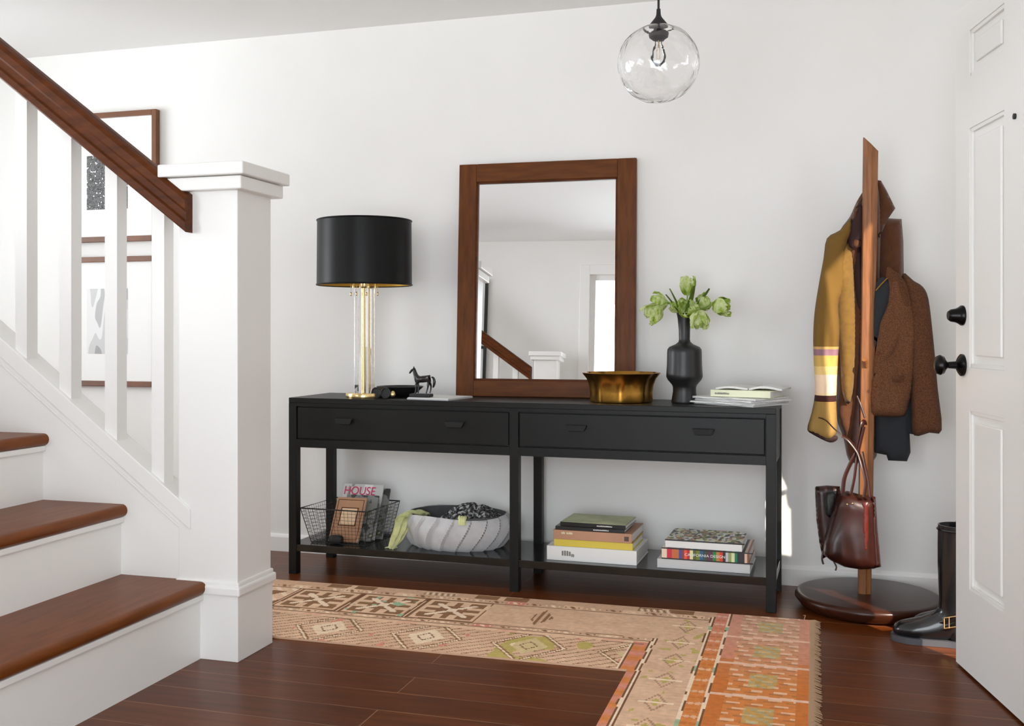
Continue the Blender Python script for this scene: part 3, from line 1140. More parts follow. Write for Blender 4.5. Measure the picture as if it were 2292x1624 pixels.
# ------------------------------------------------------------------ papers and books on the console's right end
m_news = m_speckle('newsprint', [(226, 226, 224), (240, 240, 238), (214, 214, 212)], 30, .8, 3, stretch=(1, 8, 1))
pg = 'newspapers stacked at the console end'
pc = W(1658, 890, 4.10)
zz = CH + .0005
nl = ['folded newspaper, lowest of the stack beside the vase', 'folded newspaper, second from the bottom beside the vase', 'folded newspaper, middle of the stack beside the vase', 'folded newspaper, topmost under the cream book']
for i in range(4):
    rz = R(-31 + (0, 4, -3, 3)[i])
    t = thing('newspaper', nl[i], 'newspaper', (pc.x + (.004, -.006, .008, .0)[i], 4.105 + .0 * i, zz), rz, pg)
    bm = NB()
    w_, d_, th_ = (.275, .285, .27, .28)[i], (.25, .262, .255, .25)[i], (.005, .007, .008, .006)[i]
    n = 12
    # several folded leaves: a rounded fold at the front-left edge and slightly wavy sheets
    for lay in range(3):
        zl = th_ * lay / 3
        rows = []
        for a in range(n + 1):
            X = -w_ / 2 + w_ * a / n - .002 * lay
            wob = .0012 * math.sin(a * .9 + i * 2 + lay)
            rows.append([(X, -d_ / 2 + .003 * lay, zl + max(0, wob)), (X, d_ / 2, zl + max(0, wob))])
        lo = [[bm.verts.new(p) for p in r_] for r_ in rows]
        hi = [[bm.verts.new((p[0], p[1], p[2] + th_ / 3 * .8)) for p in r_] for r_ in rows]
        for a in range(n):
            bm.faces.new((lo[a][0], lo[a][1], lo[a + 1][1], lo[a + 1][0]))
            bm.faces.new((hi[a][0], hi[a + 1][0], hi[a + 1][1], hi[a][1]))
            bm.faces.new((lo[a][0], lo[a + 1][0], hi[a + 1][0], hi[a][0]))
            bm.faces.new((lo[a][1], hi[a][1], hi[a + 1][1], lo[a + 1][1]))
        bm.faces.new((lo[0][0], hi[0][0], hi[0][1], lo[0][1]))
        bm.faces.new((lo[n][0], lo[n][1], hi[n][1], hi[n][0]))
    finish('folded_pages', bm, m_news, t)
    zz += th_ + .0012

def book(name, label, cat, group, org, L, D, T, rz, mcov, mpage=None, cov=.003, spine_round=0, title=None, tmat=None, tsize=.02, tx=.1, hard=True, topmat=None):
    """org = front-left bottom corner; the spine faces the front"""
    t = thing(name, label, cat, org, rz, group)
    bm = NB()
    box(bm, 0, 0, 0, L, D, cov, .0006)
    box(bm, 0, 0, T - cov, L, D, T, .0006)
    box(bm, 0, 0, cov * .5, L, cov, T - cov * .5, .0008)
    finish('cover', bm, mcov, t)
    bm = NB(); box(bm, .003, cov, cov, L - .003, D - .004, T - cov)
    finish('page_block', bm, mpage or m_white, t)
    if topmat:
        bm = NB(); box(bm, .002, .002, T, L - .002, D - .002, T + .0008)
        finish('jacket_photograph', bm, topmat, t)
    if title:
        text('title', title, tsize, tmat or m_text_k, t, (tx, -.0006, T / 2 - tsize * .36), (R(90), 0, 0))
    return t
def marks(parent, x, z, n, w, hgt, mat, name='small_lettering'):
    bm = NB()
    rr = random.Random(n)
    for k in range(n):
        if rr.random() < .85:
            box(bm, x + k * w * 1.5, -.0012, z, x + k * w * 1.5 + w, .0005, z + hgt * rr.uniform(.7, 1))
    return finish(name, bm, mat, parent)
m_cream = M('cream_cover', (236, 238, 206), .5)
bt = W(1590, 880, 4.04)
b = book('book', 'cream spined book lying on the newspapers on the console', 'book', None, (bt.x, 4.045, zz + .0005), .235, .165, .026, R(-14), m_cream, title=None)
marks(b, .018, .009, 12, .0032, .008, m_text_k)
z2 = zz + .0275
t = thing('magazine', 'open white magazine curling on top of the cream book', 'magazine', (bt.x + .018, 4.06, z2), R(-10))
for side in (0, 1):
    bm = NB()
    n = 14
    rows = []
    for a in range(n + 1):
        f = a / n
        X = .13 * side + .125 * f
        Z = .004 + (.012 * math.sin(PI * f) * (1 - .4 * f)) * (1 if side else .7)
        rows.append((X, Z))
    lo = [[bm.verts.new((X, 0, 0 if side == 9 else max(0, Z - .006))), bm.verts.new((X, .17, max(0, Z - .006)))] for X, Z in rows]
    hi = [[bm.verts.new((X, 0, Z + .002)), bm.verts.new((X, .17, Z + .002))] for X, Z in rows]
    for a in range(n):
        bm.faces.new((lo[a][0], lo[a][1], lo[a + 1][1], lo[a + 1][0]))
        bm.faces.new((hi[a][0], hi[a + 1][0], hi[a + 1][1], hi[a][1]))
        bm.faces.new((lo[a][0], lo[a + 1][0], hi[a + 1][0], hi[a][0]))
        bm.faces.new((lo[a][1], hi[a][1], hi[a + 1][1], lo[a + 1][1]))
    bm.faces.new((lo[0][0], hi[0][0], hi[0][1], lo[0][1]))
    bm.faces.new((lo[n][0], lo[n][1], hi[n][1], hi[n][0]))
    finish('page_half', bm, m_white, t, True, auto=50)

# ------------------------------------------------------------------ books on the lower shelf
def on_shelf(u, dep=.02):
    s = cx(u)
    # refine for the setback from the table front
    k = ray(u, 740)
    base = CL + cnor * dep
    s = (k.x * base.y - k.y * base.x) / (k.y * cdir.x - k.x * cdir.y)
    return CL + cdir * s + cnor * dep
G1, G2 = 'books stacked on the lower shelf, left pile', 'books stacked on the lower shelf, right pile'
def shelf_book(uL, uR, z, T, D, label, mcov, grp, dep=.045, rz=0, **kw):
    a, c_ = on_shelf(uL, dep), on_shelf(uR, dep)
    return book(kw.pop('name', 'book'), label, kw.pop('cat', 'book'), grp, (a.x, a.y, z), (c_ - a).length, D, T, CYAW + rz, mcov, **kw)
e = .0006
z = ZS + e
m_bwhite = M('white_jacket', (232, 232, 230), .45)
m_byel = M('yellow_cover', (216, 194, 74), .55)
m_btan = M('tan_cover', (186, 140, 112), .6, var=.08)
m_bkmag = M('black_cover', (22, 22, 22), .3, coat=.2)
m_olivecov = M('sage_cover', (196, 202, 156), .5, var=.25, vscale=9)
b = shelf_book(1224, 1425, z, .056, .255, 'thick white book at the bottom of the left pile', m_bwhite, G1, cov=.004)
marks(b, .062, .02, 5, .0065, .02, m_text_k)
marks(b, .10, .017, 5, .0022, .012, m_text_k)
z += .056 + e
b = shelf_book(1240, 1416, z, .027, .22, 'yellow book between the white and the tan books', m_byel, G1, dep=.05)
z += .027 + e
b = shelf_book(1238, 1414, z, .036, .245, 'tan book with pale lettering above the yellow one', m_btan, G1, dep=.048)
marks(b, .035, .021, 9, .0034, .009, M('cream_ink', (232, 226, 190), .6))
bm = NB()
for i in range(4):
    for j in range(4):
        box(bm, .288 + i * .0045, -.001, .008 + j * .0045, .2915 + i * .0045, .001, .0115 + j * .0045)
finish('cover_emblem', bm, m_blackmat, b)
z += .036 + e
b = shelf_book(1243, 1398, z, .014, .20, 'lower of two thin black magazines on the left pile', m_bkmag, G1, dep=.05, cov=.0015, name='magazine', cat='magazine', rz=R(.5))
marks(b, .155, .0045, 12, .0035, .0048, m_text_w)
z += .014 + e
b = shelf_book(1254, 1401, z, .016, .20, 'upper thin black magazine topping the left pile', m_bkmag, G1, dep=.058, cov=.0015, name='magazine', cat='magazine', rz=R(-1), topmat=m_olivecov)
marks(b, .150, .0055, 12, .0035, .0048, m_text_w)

z = ZS + e
m_bgrey = M('pale_grey_cloth', (206, 206, 206), .55)
m_collage = m_speckle('photo_collage_jacket', [(60, 64, 34), (222, 230, 176), (170, 124, 92), (216, 216, 220), (70, 70, 72), (240, 240, 238), (134, 142, 80), (214, 178, 150)], 85, .45, 2, kind='voronoi', stretch=(1, .5, 1))
b = shelf_book(1471, 1679, z, .034, .27, 'large pale grey book at the bottom of the right pile', m_bgrey, G2, cov=.004, dep=.042)
z += .034 + e
stops = [(0, (240, 214, 190)), (.055, (206, 40, 70)), (.11, (198, 110, 60)), (.19, (70, 80, 150)), (.225, (150, 50, 50)), (.25, (236, 90, 40)), (.28, (196, 30, 60)), (.31, (222, 230, 170)), (.345, (90, 90, 50)), (.38, (110, 130, 40)), (.42, (40, 90, 150)), (.455, (40, 80, 50)), (.49, (90, 40, 70)), (.56, (20, 130, 60)), (.60, (190, 130, 60)), (.635, (222, 60, 30)), (.67, (36, 36, 40)), (.70, (196, 196, 200)), (.73, (150, 160, 100)), (.765, (216, 224, 170)), (.80, (0, 120, 90)), (.825, (40, 36, 40)), (.88, (30, 30, 34)), (.905, (220, 190, 170)), (.93, (150, 90, 50)), (.96, (26, 26, 28))]
m_cal = m_stripes('rainbow_striped_jacket', 0, stops, .4, scale=.345)
b = shelf_book(1481, 1676, z, .042, .26, 'book with a rainbow striped spine reading CALIFORNIA DESIGN', m_cal, G2, dep=.046, cov=.003)
bm = NB(); box(bm, -.001, -.001, 0, .344, .004, .004); box(bm, -.001, -.001, .039, .344, .004, .0425)
finish('spine_edge', bm, m_bkmag, b)
text('title', 'CALIFORNIA DESIGN', .0145, m_text_w, b, (.088, -.0012, .0165), (R(90), 0, 0), sx=1.12)
z += .043 + e
b = shelf_book(1489, 1661, z, .03, .235, 'white spined book with a photo collage cover atop the right pile', m_bwhite, G2, dep=.052, cov=.003, topmat=m_collage)
bm = NB(); box(bm, -.001, -.001, .0262, .300, .002, .0312)
finish('black_edge', bm, m_bkmag, b)

# ------------------------------------------------------------------ wire basket
wb = thing('wire_basket', 'black wire mesh basket on the lower shelf at the far left', 'basket', CW(.06, .02, ZS), CYAW)
# rim corners and floor corners in basket coordinates
RW, RD, RH = .315, .30, .152
ti = .028
rim = [(-.015, 0, RH), (RW - .012, 0, RH), (RW, RD, RH), (0, RD, RH)]
flo = [(ti - .005, ti, .003), (RW - ti - .01, ti, .003), (RW - ti, RD - ti, .003), (ti, RD - ti, .003)]
bm = NB()
tube(bm, rim, .0028, 8, closed=True)
tube(bm, flo, .0018, 6, closed=True)
for a, b_ in zip(rim, flo):
    tube(bm, [a, b_], .0018, 6)
finish('rim_wire', bm, m_blackmat, wb)
bm = NB()
def lerp(a, b_, t):
    return Vector(a).lerp(Vector(b_), t)
rr = random.Random(3)
for i in range(4):
    j = (i + 1) % 4
    for k in range(1, 17):
        t = k / 17
        tube(bm, [lerp(rim[i], rim[j], t), lerp(flo[i], flo[j], t)], .00065, 4)
    for k in range(1, 10):
        t = k / 10
        tube(bm, [lerp(rim[i], flo[i], t), lerp(rim[j], flo[j], t)], .00065, 4)
for k in range(1, 12):
    t = k / 12
    tube(bm, [lerp(flo[0], flo[1], t), lerp(flo[3], flo[2], t)], .0008, 4)
    tube(bm, [lerp(flo[0], flo[3], t), lerp(flo[1], flo[2], t)], .0008, 4)
finish('wire_mesh', bm, m_blackmat, wb)

# magazines standing in the basket, leaning back
MG = 'magazines standing in the wire basket'
def leaning(name, label, cat, x, y, w_, hgt, th_, lean, rz, mcov, grp=MG, z0=.0052, roll=0):
    """stands on the basket floor, leaning back by lean"""
    p = wb.matrix_basis @ Vector((x, y, z0))
    t = thing(name, label, cat, p, 0, grp)
    t.rotation_euler = (-lean, roll, CYAW + rz)
    bm = NB(); box(bm, 0, 0, 0, w_, .0012, hgt, .0004); box(bm, 0, th_ - .0012, 0, w_, th_, hgt, .0004)
    box(bm, 0, 0, .0, .0015, th_, hgt)
    finish('cover', bm, mcov, t)
    bm = NB(); box(bm, .0015, .0012, .001, w_ - .002, th_ - .0012, hgt - .002)
    finish('page_block', bm, m_white, t)
    return t
wb_upd = bpy.context.view_layer.update()
m_house = m_speckle('magazine_cover_photo', [(236, 236, 234), (206, 206, 204), (150, 150, 148), (220, 220, 218)], 12, .35, 3, stretch=(1, 1, .4))
m_magdk = m_speckle('dark_magazine_cover', [(60, 60, 60), (130, 130, 128), (90, 92, 76), (196, 188, 170)], 22, .35, 3)
m_envel = M('tan_cardboard', (184, 138, 106), .75, var=.08, vscale=12)
m_pale = M('pale_label', (232, 200, 164), .7)
t = leaning('magazine', 'mottled grey magazine, rearmost in the wire basket behind HOUSE', 'magazine', .125, .165, .165, .225, .008, R(24), R(2), m_magdk)
t = leaning('magazine', 'white magazine with pink lettering HOUSE, tallest in the basket', 'magazine', .072, .135, .192, .248, .009, R(27), R(2), m_house)
text('masthead', 'HOUSE', .054, m_text_p, t, (.005, -.0008, .199), (R(90), 0, 0), sx=.88)
t = leaning('magazine', 'mottled grey magazine directly behind the tan folder in the basket', 'magazine', .115, .10, .15, .205, .007, R(27), R(2), m_magdk)
t = leaning('folder', 'tan cardboard folder with a cream label in the wire basket', 'folder', .085, .062, .138, .200, .012, R(29), R(2), m_envel)
bm = NB(); box(bm, .034, -.0012, .075, .106, .0005, .150)
lb = finish('label_card', bm, m_pale, t)
bm = NB()
for (a, b_, c_, d_) in ((.030, .034, .071, .154), (.106, .110, .071, .154), (.034, .106, .071, .075), (.034, .106, .150, .154)):
    box(bm, a, -.0016, c_, b_, .0004, d_)
finish('label_border', bm, m_rail, lb)
bm = NB()
for (a, b_, c_, d_) in ((.008, .010, .01, .19), (.128, .130, .01, .19), (.01, .128, .01, .012), (.01, .128, .188, .19)):
    box(bm, a, -.0012, c_, b_, .0004, d_)
finish('printed_border', bm, m_rail, t)
# folded black leather glove / camera strap shape at the foot of the folder
q = wb.matrix_basis @ Vector((.135, .04, .0055))
bm = NB()
lathe(bm, [(0, 0), (.03, 0), (.033, .004), (.033, .022), (.028, .030), (0, .032)], 26)
bmesh.ops.remove_doubles(bm, verts=bm.verts, dist=1e-5)
o = finish('round_tin', bm, m_blackmat, None, True)
o.location = q
o.scale = (1, .6, 1)
tag(o, 'small round black tin at the foot of the tan folder', 'tin')

# ------------------------------------------------------------------ felt basket with throws
def on_shelf(u, dep=.02):
    k = ray(u, 740)
    base = CL + cnor * dep
    s = (k.x * base.y - k.y * base.x) / (k.y * cdir.x - k.x * cdir.y)
    return CL + cdir * s + cnor * dep
fc = on_shelf(1024, .20) + Vector((0, 0, ZS))
fb = thing('felt_basket', 'round grey felt basket with slanted pleats on the lower shelf', 'basket', fc, CYAW)
bm = NB()
NP = 19
def pleat(a, t):
    ph = (a * NP / (2 * PI) - 1.0 * t) % 1.0
    return .016 * ph if ph < .94 else .016 * (1 - ph) / .06
n = NP * 14
rings = []
for k in range(15):
    t = k / 14
    rad = .185 + .045 * math.sin(PI * .5 * min(1, t * 1.6)) - .018 * max(0, t - .7) / .3
    if k == 0:
        rad = .176
    z_ = .138 * t
    ring = []
    for i in range(n):
        a = 2 * PI * i / n
        r_ = rad + pleat(a, t) * (1 if k < 14 else .4)
        zz_ = z_ + (.006 * math.sin(3 * a + 1) if k == 14 else 0)
        ring.append(bm.verts.new((r_ * math.cos(a) * 1.0, r_ * math.sin(a) * .76, zz_)))
    rings.append(ring)
for k in range(14):
    for i in range(n):
        j = (i + 1) % n
        bm.faces.new((rings[k][i], rings[k][j], rings[k + 1][j], rings[k + 1][i]))
bm.faces.new(list(reversed(rings[0])))
finish('pleated_side', bm, m_felt, fb, True, auto=35)
bm = NB()
lathe(bm, [(.178, .004), (.200, .03), (.216, .07), (.206, .14), (.211, .141)], 66, cap0=True, cap1=False)
bmesh.ops.scale(bm, vec=(1, .76, 1), verts=bm.verts)
bmesh.ops.reverse_faces(bm, faces=bm.faces)
finish('inner_lining', bm, m_feltin, fb, True)

# chunky knitted throw, one bundle of loops
m_knit = m_speckle('marled_knit', [(30, 30, 30), (84, 84, 84), (190, 190, 190), (50, 50, 50)], 90, .95, 3)
th = thing('knitted_throw', 'black and white chunky knitted throw bundled in the felt basket', 'throw', fc + Vector((.05, .02, .02)), 0)
bm = NB()
NXg, NYg = 44, 26
def knz(x, y):
    r2_ = (x / .155) ** 2 + (y / .115) ** 2
    return max(0, 1 - r2_) ** .5
grid = {}
verts = []
for i in range(56):
    for j in range(40):
        x = -.155 + .31 * i / 55
        y = -.115 + .23 * j / 39
        d = knz(x, y)
        z_ = .03 + .114 * d + .006 * abs(math.sin(x * 130 + y * 60)) * abs(math.sin(y * 150 - x * 40)) * (1 if d > 0 else 0)
        if x < -.02:
            z_ -= .25 * (-.02 - x)
        grid[i, j] = bm.verts.new((x, y, max(z_, .012)))
for i in range(55):
    for j in range(39):
        if knz(-.155 + .31 * (i + .5) / 55, -.115 + .23 * (j + .5) / 39) > 0:
            bm.faces.new((grid[i, j], grid[i + 1, j], grid[i + 1, j + 1], grid[i, j + 1]))
bmesh.ops.delete(bm, geom=[v for v in bm.verts if not v.link_faces], context='VERTS')
ex = bmesh.ops.extrude_face_region(bm, geom=bm.faces[:])
for v in [g for g in ex['geom'] if isinstance(g, bmesh.types.BMVert)]:
    v.co.z = .004
finish('throw_body', bm, m_knit, th, True, auto=70)
bm = NB()
for i in range(80):
    a = random.uniform(-.13, .13); b_ = random.uniform(-.10, .10)
    d = knz(a, b_)
    if d < .2:
        continue
    z_ = .034 + .114 * d - (.25 * (-.02 - a) if a < -.02 else 0)
    ang = .6 + .5 * math.sin(a * 20)
    L = .018
    dx, dy = math.cos(ang) * L, math.sin(ang) * L
    tube(bm, spline([(a - dx, b_ - dy, z_ - .006), (a - dx * .4, b_ - dy * .4, z_ + .004), (a + dx * .4, b_ + dy * .4, z_ + .004), (a + dx, b_ + dy, z_ - .006)], 3), .0068, 7)
finish('knit_loops', bm, m_knit, th, True)['kind'] = 'stuff'

# ------------------------------------------------------------------ cloth shapes
def inside(pt, poly):
    x, y = pt
    r = False
    n = len(poly)
    for i in range(n):
        x1, y1 = poly[i]
        x2, y2 = poly[(i + 1) % n]
        if (y1 > y) != (y2 > y) and x < (x2 - x1) * (y - y1) / (y2 - y1) + x1:
            r = not r
    return r
def dist(pt, poly):
    x, y = pt
    best = 9
    n = len(poly)
    for i in range(n):
        x1, y1 = poly[i]
        x2, y2 = poly[(i + 1) % n]
        dx, dy = x2 - x1, y2 - y1
        L2 = dx * dx + dy * dy
        t = 0 if L2 == 0 else max(0, min(1, ((x - x1) * dx + (y - y1) * dy) / L2))
        best = min(best, math.hypot(x - x1 - t * dx, y - y1 - t * dy))
    return best
def cloth(name, px, Y, thick, mat, parent, fold=(0, 0, 0), res=.011, rad=.05, smooth_out=True, back=.4, sag=None, sk=3):
    """a padded cloth panel: outline given by photo columns/rows, standing in the plane Y; front bulges to -Y"""
    pts = [W(u, v, Y) for u, v in px]
    pts = [Vector((p.x, p.z, 0)) for p in pts]
    if smooth_out:
        pts = spline(pts, sk, closed=True)
    poly = [(p.x, p.y) for p in pts]
    # resample long edges
    out = []
    n = len(poly)
    for i in range(n):
        a, b_ = poly[i], poly[(i + 1) % n]
        L = math.hypot(b_[0] - a[0], b_[1] - a[1])
        k = max(1, int(L / (res * 1.3)))
        for j in range(k):
            out.append((a[0] + (b_[0] - a[0]) * j / k, a[1] + (b_[1] - a[1]) * j / k))
    poly = out
    nb = len(poly)
    xs_ = [p[0] for p in poly]; zs_ = [p[1] for p in poly]
    v2 = [Vector(p) for p in poly]
    x = min(xs_)
    row = 0
    zc = min(zs_)
    while zc < max(zs_):
        xx = min(xs_) + (res / 2 if row % 2 else 0)
        while xx < max(xs_):
            if inside((xx, zc), poly) and dist((xx, zc), poly) > res * .45:
                v2.append(Vector((xx, zc)))
            xx += res
        zc += res * .87
        row += 1
    ov, oe, of, _a, _b, _c = delaunay_2d_cdt(v2, [], [list(range(nb))], 1, 1e-6)
    bm = NB()
    fr, bk_ = [], []
    for v in ov:
        d = dist((v[0], v[1]), poly)
        f = min(1, d / rad)
        f = math.sqrt(max(0, 1 - (1 - f) ** 2))
        edge = min(1, d / .02)
        w_ = fold[0] * math.sin(fold[1] * v[0] + fold[2] * v[1] + 2.2 * noise.noise(Vector((v[0] * 6, v[1] * 3, 1.7)))) * edge
        w_ += .9 * fold[0] * noise.noise(Vector((v[0] * 22, v[1] * 10, 4))) * edge
        yf = Y - thick * f - w_
        yb = Y + thick * back * f
        if d < 1e-5:
            p = bm.verts.new((v[0], Y, v[1]))
            fr.append(p); bk_.append(p)
        else:
            fr.append(bm.verts.new((v[0], yf, v[1])))
            bk_.append(bm.verts.new((v[0], yb, v[1])))
    for f in of:
        try:
            bm.faces.new([fr[i] for i in f])
        except Exception:
            pass
        if len({id(fr[i]) == id(bk_[i]) for i in f}) > 1 or any(fr[i] is not bk_[i] for i in f):
            try:
                bm.faces.new([bk_[i] for i in reversed(f)])
            except Exception:
                pass
    return finish(name, bm, mat, parent, True, world=True, auto=75)

# yellow scarf spilling over the felt basket rim
sf = thing('scarf', 'pale yellow scarf hanging over the left edge of the felt basket', 'scarf', CW(cx(893), .03, ZS), 0)
ys = CW(cx(910), .05).y
bm = NB()
def strip(bm, path, widths, th_=.006, wd_=(0, 1, 0), n=9, ripple=.004):
    P = spline(path, 6)
    m = len(P)
    rows = []
    wv = Vector(wd_).normalized()
    for i, p in enumerate(P):
        t = i / (m - 1)
        f = t * (len(widths) - 1)
        k = min(int(f), len(widths) - 2)
        w_ = widths[k] + (widths[k + 1] - widths[k]) * (f - k)
        tg = (P[min(i + 1, m - 1)] - P[max(i - 1, 0)]).normalized()
        nr = tg.cross(wv).normalized()
        top, bot = [], []
        for j in range(n + 1):
            s_ = j / n - .5
            rp = ripple * math.sin(s_ * 16 + i * .25)
            c0 = p + wv * (s_ * w_) + nr * rp
            top.append(bm.verts.new(c0 + nr * th_ * .5 * math.cos(PI * s_ * .98)))
            bot.append(bm.verts.new(c0 - nr * th_ * .5 * math.cos(PI * s_ * .98)))
        rows.append((top, bot))
    for i in range(m - 1):
        for j in range(n):
            for q in (0, 1):
                a, b_ = rows[i][q], rows[i + 1][q]
                bm.faces.new((a[j], a[j + 1], b_[j + 1], b_[j]))
        for j in (0, n):
            bm.faces.new((rows[i][0][j], rows[i + 1][0][j], rows[i + 1][1][j], rows[i][1][j]))
    for q in (0, m - 1):
        for j in range(n):
            bm.faces.new((rows[q][0][j], rows[q][0][j + 1], rows[q][1][j + 1], rows[q][1][j]))
pa = [W(950, 1152, ys + .12), W(930, 1146, ys + .09), W(906, 1156, ys + .05), W(898, 1180, ys + .0), W(888, 1205, ys - .01), W(876, 1226, ys - .01)]
strip(bm, pa, [.09, .12, .12, .10, .07, .03], .014, (.35, 1, -.1), 10, .006)
finish('scarf_body', bm, m_yellow, sf, True, world=True)
bm = NB()
e0 = W(876, 1226, ys - .01)
for k in range(7):
    tip_ = W(862 + 4.5 * k, 1231 + 1.2 * (k % 3), ys - .012 + .004 * k)
    tip_.z = max(tip_.z, ZS + .003)
    tube(bm, spline([e0 + Vector((0, .008 * (k - 3) * .5, .004)), (e0 + tip_) / 2 + Vector((0, 0, .004)), tip_], 4), .0022, 6)
finish('fringe', bm, m_yellow, sf, True, world=True)
bm = NB()
p0_ = W(1034, 1167, CW(cx(1030), .055).y - .004)
for k in range(3):
    tube(bm, spline([p0_ + Vector((-.026 + .012 * k, .035, -.004)), p0_ + Vector((-.014 + .012 * k, .012, .015)), p0_ + Vector((-.006 + .009 * k, -.006, .010)), p0_ + Vector((-.004 + .008 * k, -.012, -.012))], 4), .008, 8)
finish('scarf_knot', bm, m_yellow, sf, True, world=True)

# ------------------------------------------------------------------ rug (turns a corner), worn oriental pattern woven in
RY0, RY1 = 3.108, 3.822
RX0, RX1 = -3.3, -.012
RXI = -.548
YN_R = 1.2
def rnd2(x, y, s=1.0):
    return noise.noise(Vector((x * s, y * s, 3.3)))
def mixc(a, b_, t):
    return tuple(a[i] + (b_[i] - a[i]) * t for i in range(3))
T_ = {k: lin(*v)[:3] for k, v in dict(tan=(226, 190, 158), beige=(208, 170, 140), brown=(144, 106, 76), dark=(120, 82, 56), pink=(212, 142, 122), orange=(212, 132, 72), rust=(196, 108, 48), olive=(190, 170, 100), cream=(240, 214, 186), green=(158, 182, 148), grey=(156, 156, 156), line=(122, 88, 64)).items()}
def border_small(s, t, w_):
    """little repeating hooks in a guard stripe: s along, t across 0..1"""
    k = math.floor(s / .075)
    f = s / .075 - k
    base = T_['beige'] if k % 3 else T_['pink'] if (k * 7) % 5 == 0 else T_['tan']
    if .2 < t < .8 and (abs(f - .5 - .3 * (t - .5)) < .10 or abs(((f * 3) % 1) - .5) < .12 and .35 < t < .6):
        return T_['cream'] if k % 2 else T_['brown']
    return base
def star(s, t, period):
    """eight-armed medallion in a square; s along 0..1, t across 0..1"""
    x, y = abs(s - .5) * 2, abs(t - .5) * 2
    if x > .96 or y > .93:
        return 'brown'
    if x > .84 or y > .80:
        return None
    if max(x, y) < .16:
        return 'cream'
    if x < .11 or y < .12:
        return 'brown'
    if abs(x - y) < .13 and max(x, y) < .62:
        return 'cream'
    if (x < .36 and y > .42) or (y < .36 and x > .42):
        return 'tan'
    return 'brown'
def rug_col(x, y):
    j = .003 * noise.noise(Vector((x * 9, y * 9, 0)))
    x += j; y += .002 * noise.noise(Vector((x * 7, y * 5, 8)))
    col = T_['tan']
    colside = x > -.352
    d = RY1 - y
    if x > -.286:
        # end panels with thin dividing lines
        k = math.floor((y - 3.543) / .285)
        f = (y - 3.543) / .285 - k
        warm = max(0, min(1, (3.62 - y) / .55))
        base = mixc(mixc(T_['beige'], T_['pink'], .35), T_['orange'], warm)
        xx = (x + .148) / .135
        if abs(f) < .035 or abs(f - 1) < .02:
            return mixc(T_['pink'], T_['cream'], .6)
        g = rnd2(x, y, 30)
        # horizontal bars and small motifs
        if abs(xx) < .72:
            b_ = (f * 6.5) % 1
            seg = math.sin(x * 95 + k * 2 + math.floor(f * 6.5) * 1.9)
            if b_ < .38 and seg > -.1:
                base = mixc(base, T_['cream'], .55)
            elif b_ > .72 and seg < .2:
                base = mixc(base, T_['brown'], .45)
            if abs(xx) < .3 and abs(f - .5) < .22:
                base = mixc(base, T_['olive'], .6) if (math.floor(x * 60) + math.floor(y * 60)) % 3 else mixc(base, T_['green'], .6)
        else:
            base = mixc(base, T_['rust'] if y < 3.3 else T_['pink'], .55)
        return mixc(base, T_['brown'], .22 * max(0, g))
    if -.300 < x <= -.286 or -.356 < x <= -.342:
        m = ((x + .300) if x > -.31 else (x + .356)) / .014
        if d < .055 and x < -.31:
            pass
        elif d > .0:
            if .22 < m < .78:
                return T_['green'] if (math.floor(y * 20) % 9 == 0) else T_['cream']
            return T_['line']
    if -.342 < x <= -.300:
        warm = max(0, min(1, (3.75 - y) / .5))
        b_ = mixc(T_['pink'], T_['orange'], warm)
        f = (y / .05) % 1
        if abs(f - .5) < .16 + .1 * math.sin(x * 300):
            b_ = mixc(b_, T_['cream'] if int(y / .05) % 2 else T_['rust'], .5)
        return b_
    # top guard stripes run along the whole length
    if d < .054:
        k = math.floor(x / .21)
        f = x / .21 - k
        c_ = T_['brown'] if (k % 3 == 0) else T_['beige']
        if k % 3 == 0 and abs(f - .5) < .06:
            c_ = T_['tan']
        if k % 4 == 1 and d > .02:
            c_ = mixc(T_['cream'], T_['brown'], .5 + .5 * math.sin(x * 260 + y * 60)) if f < .6 else c_
        if d < .004:
            c_ = T_['beige']
        return c_
    if d < .110:
        if d < .058 or d > .106:
            return T_['line'] if d < .0565 or d > .1075 else T_['cream']
        return border_small(x, (d - .058) / .048, .048)
    if x > -.505:
        # wide beige band down the side
        c_ = mixc(T_['beige'], T_['tan'], .5 + .5 * rnd2(x, y, 14))
        k = math.floor((y - .1) / .19)
        f = ((y - .1) / .19 - k - .5) * .19
        xx = x + .425
        a = abs(xx) + .5 * abs(f)
        if abs(f) < .006 and abs(xx) < .05:
            c_ = T_['cream']
        elif .028 < a < .036:
            c_ = mixc(T_['brown'], c_, .4)
        elif a < .016:
            c_ = T_['olive']
        elif rnd2(x + 5, y, 22) > .42:
            c_ = T_['olive']
        return c_
    if d < .372:
        # main border with medallions
        t = (d - .110) / .262
        s_ = (x + 1.30) / .30
        if x < -1.16 and x > -2.9:
            k = math.floor((x + 1.16) / .272)
            f = (x + 1.16) / .272 - k
            if f < .07:
                return T_['tan'] if .025 < f < .045 else T_['dark']
            c_ = star((f - .07) / .93, t, 1)
            if k < -3:
                c_ = 'brown' if (math.sin(x * 40 + t * 6) > .35 and .2 < t < .85) else ('cream' if math.sin(x * 90 - t * 20) > .6 else None)
                if rnd2(x, y, 17) > .40:
                    c_ = 'green'
            if k in (-2,) and rnd2(x, y, 26) > .38:
                c_ = 'green'
            return T_[c_] if c_ else T_['tan']
        c_ = mixc(T_['tan'], T_['beige'], .5 + .5 * rnd2(x, y, 18))
        k = math.floor(x / .27)
        f = (x / .27 - k - .5) * .27
        a = abs(f) + abs(t - .5) * .12
        if k % 2 == 0 and a < .045:
            c_ = T_['brown'] if (int(x * 90) % 2) else T_['beige']
        return c_
    if x > -.525:
        m = (x + .525) / .020
        return T_['cream'] if .3 < m < .7 else T_['line']
    if d < .376 or .410 < d < .414 or .446 < d < .450:
        return T_['line']
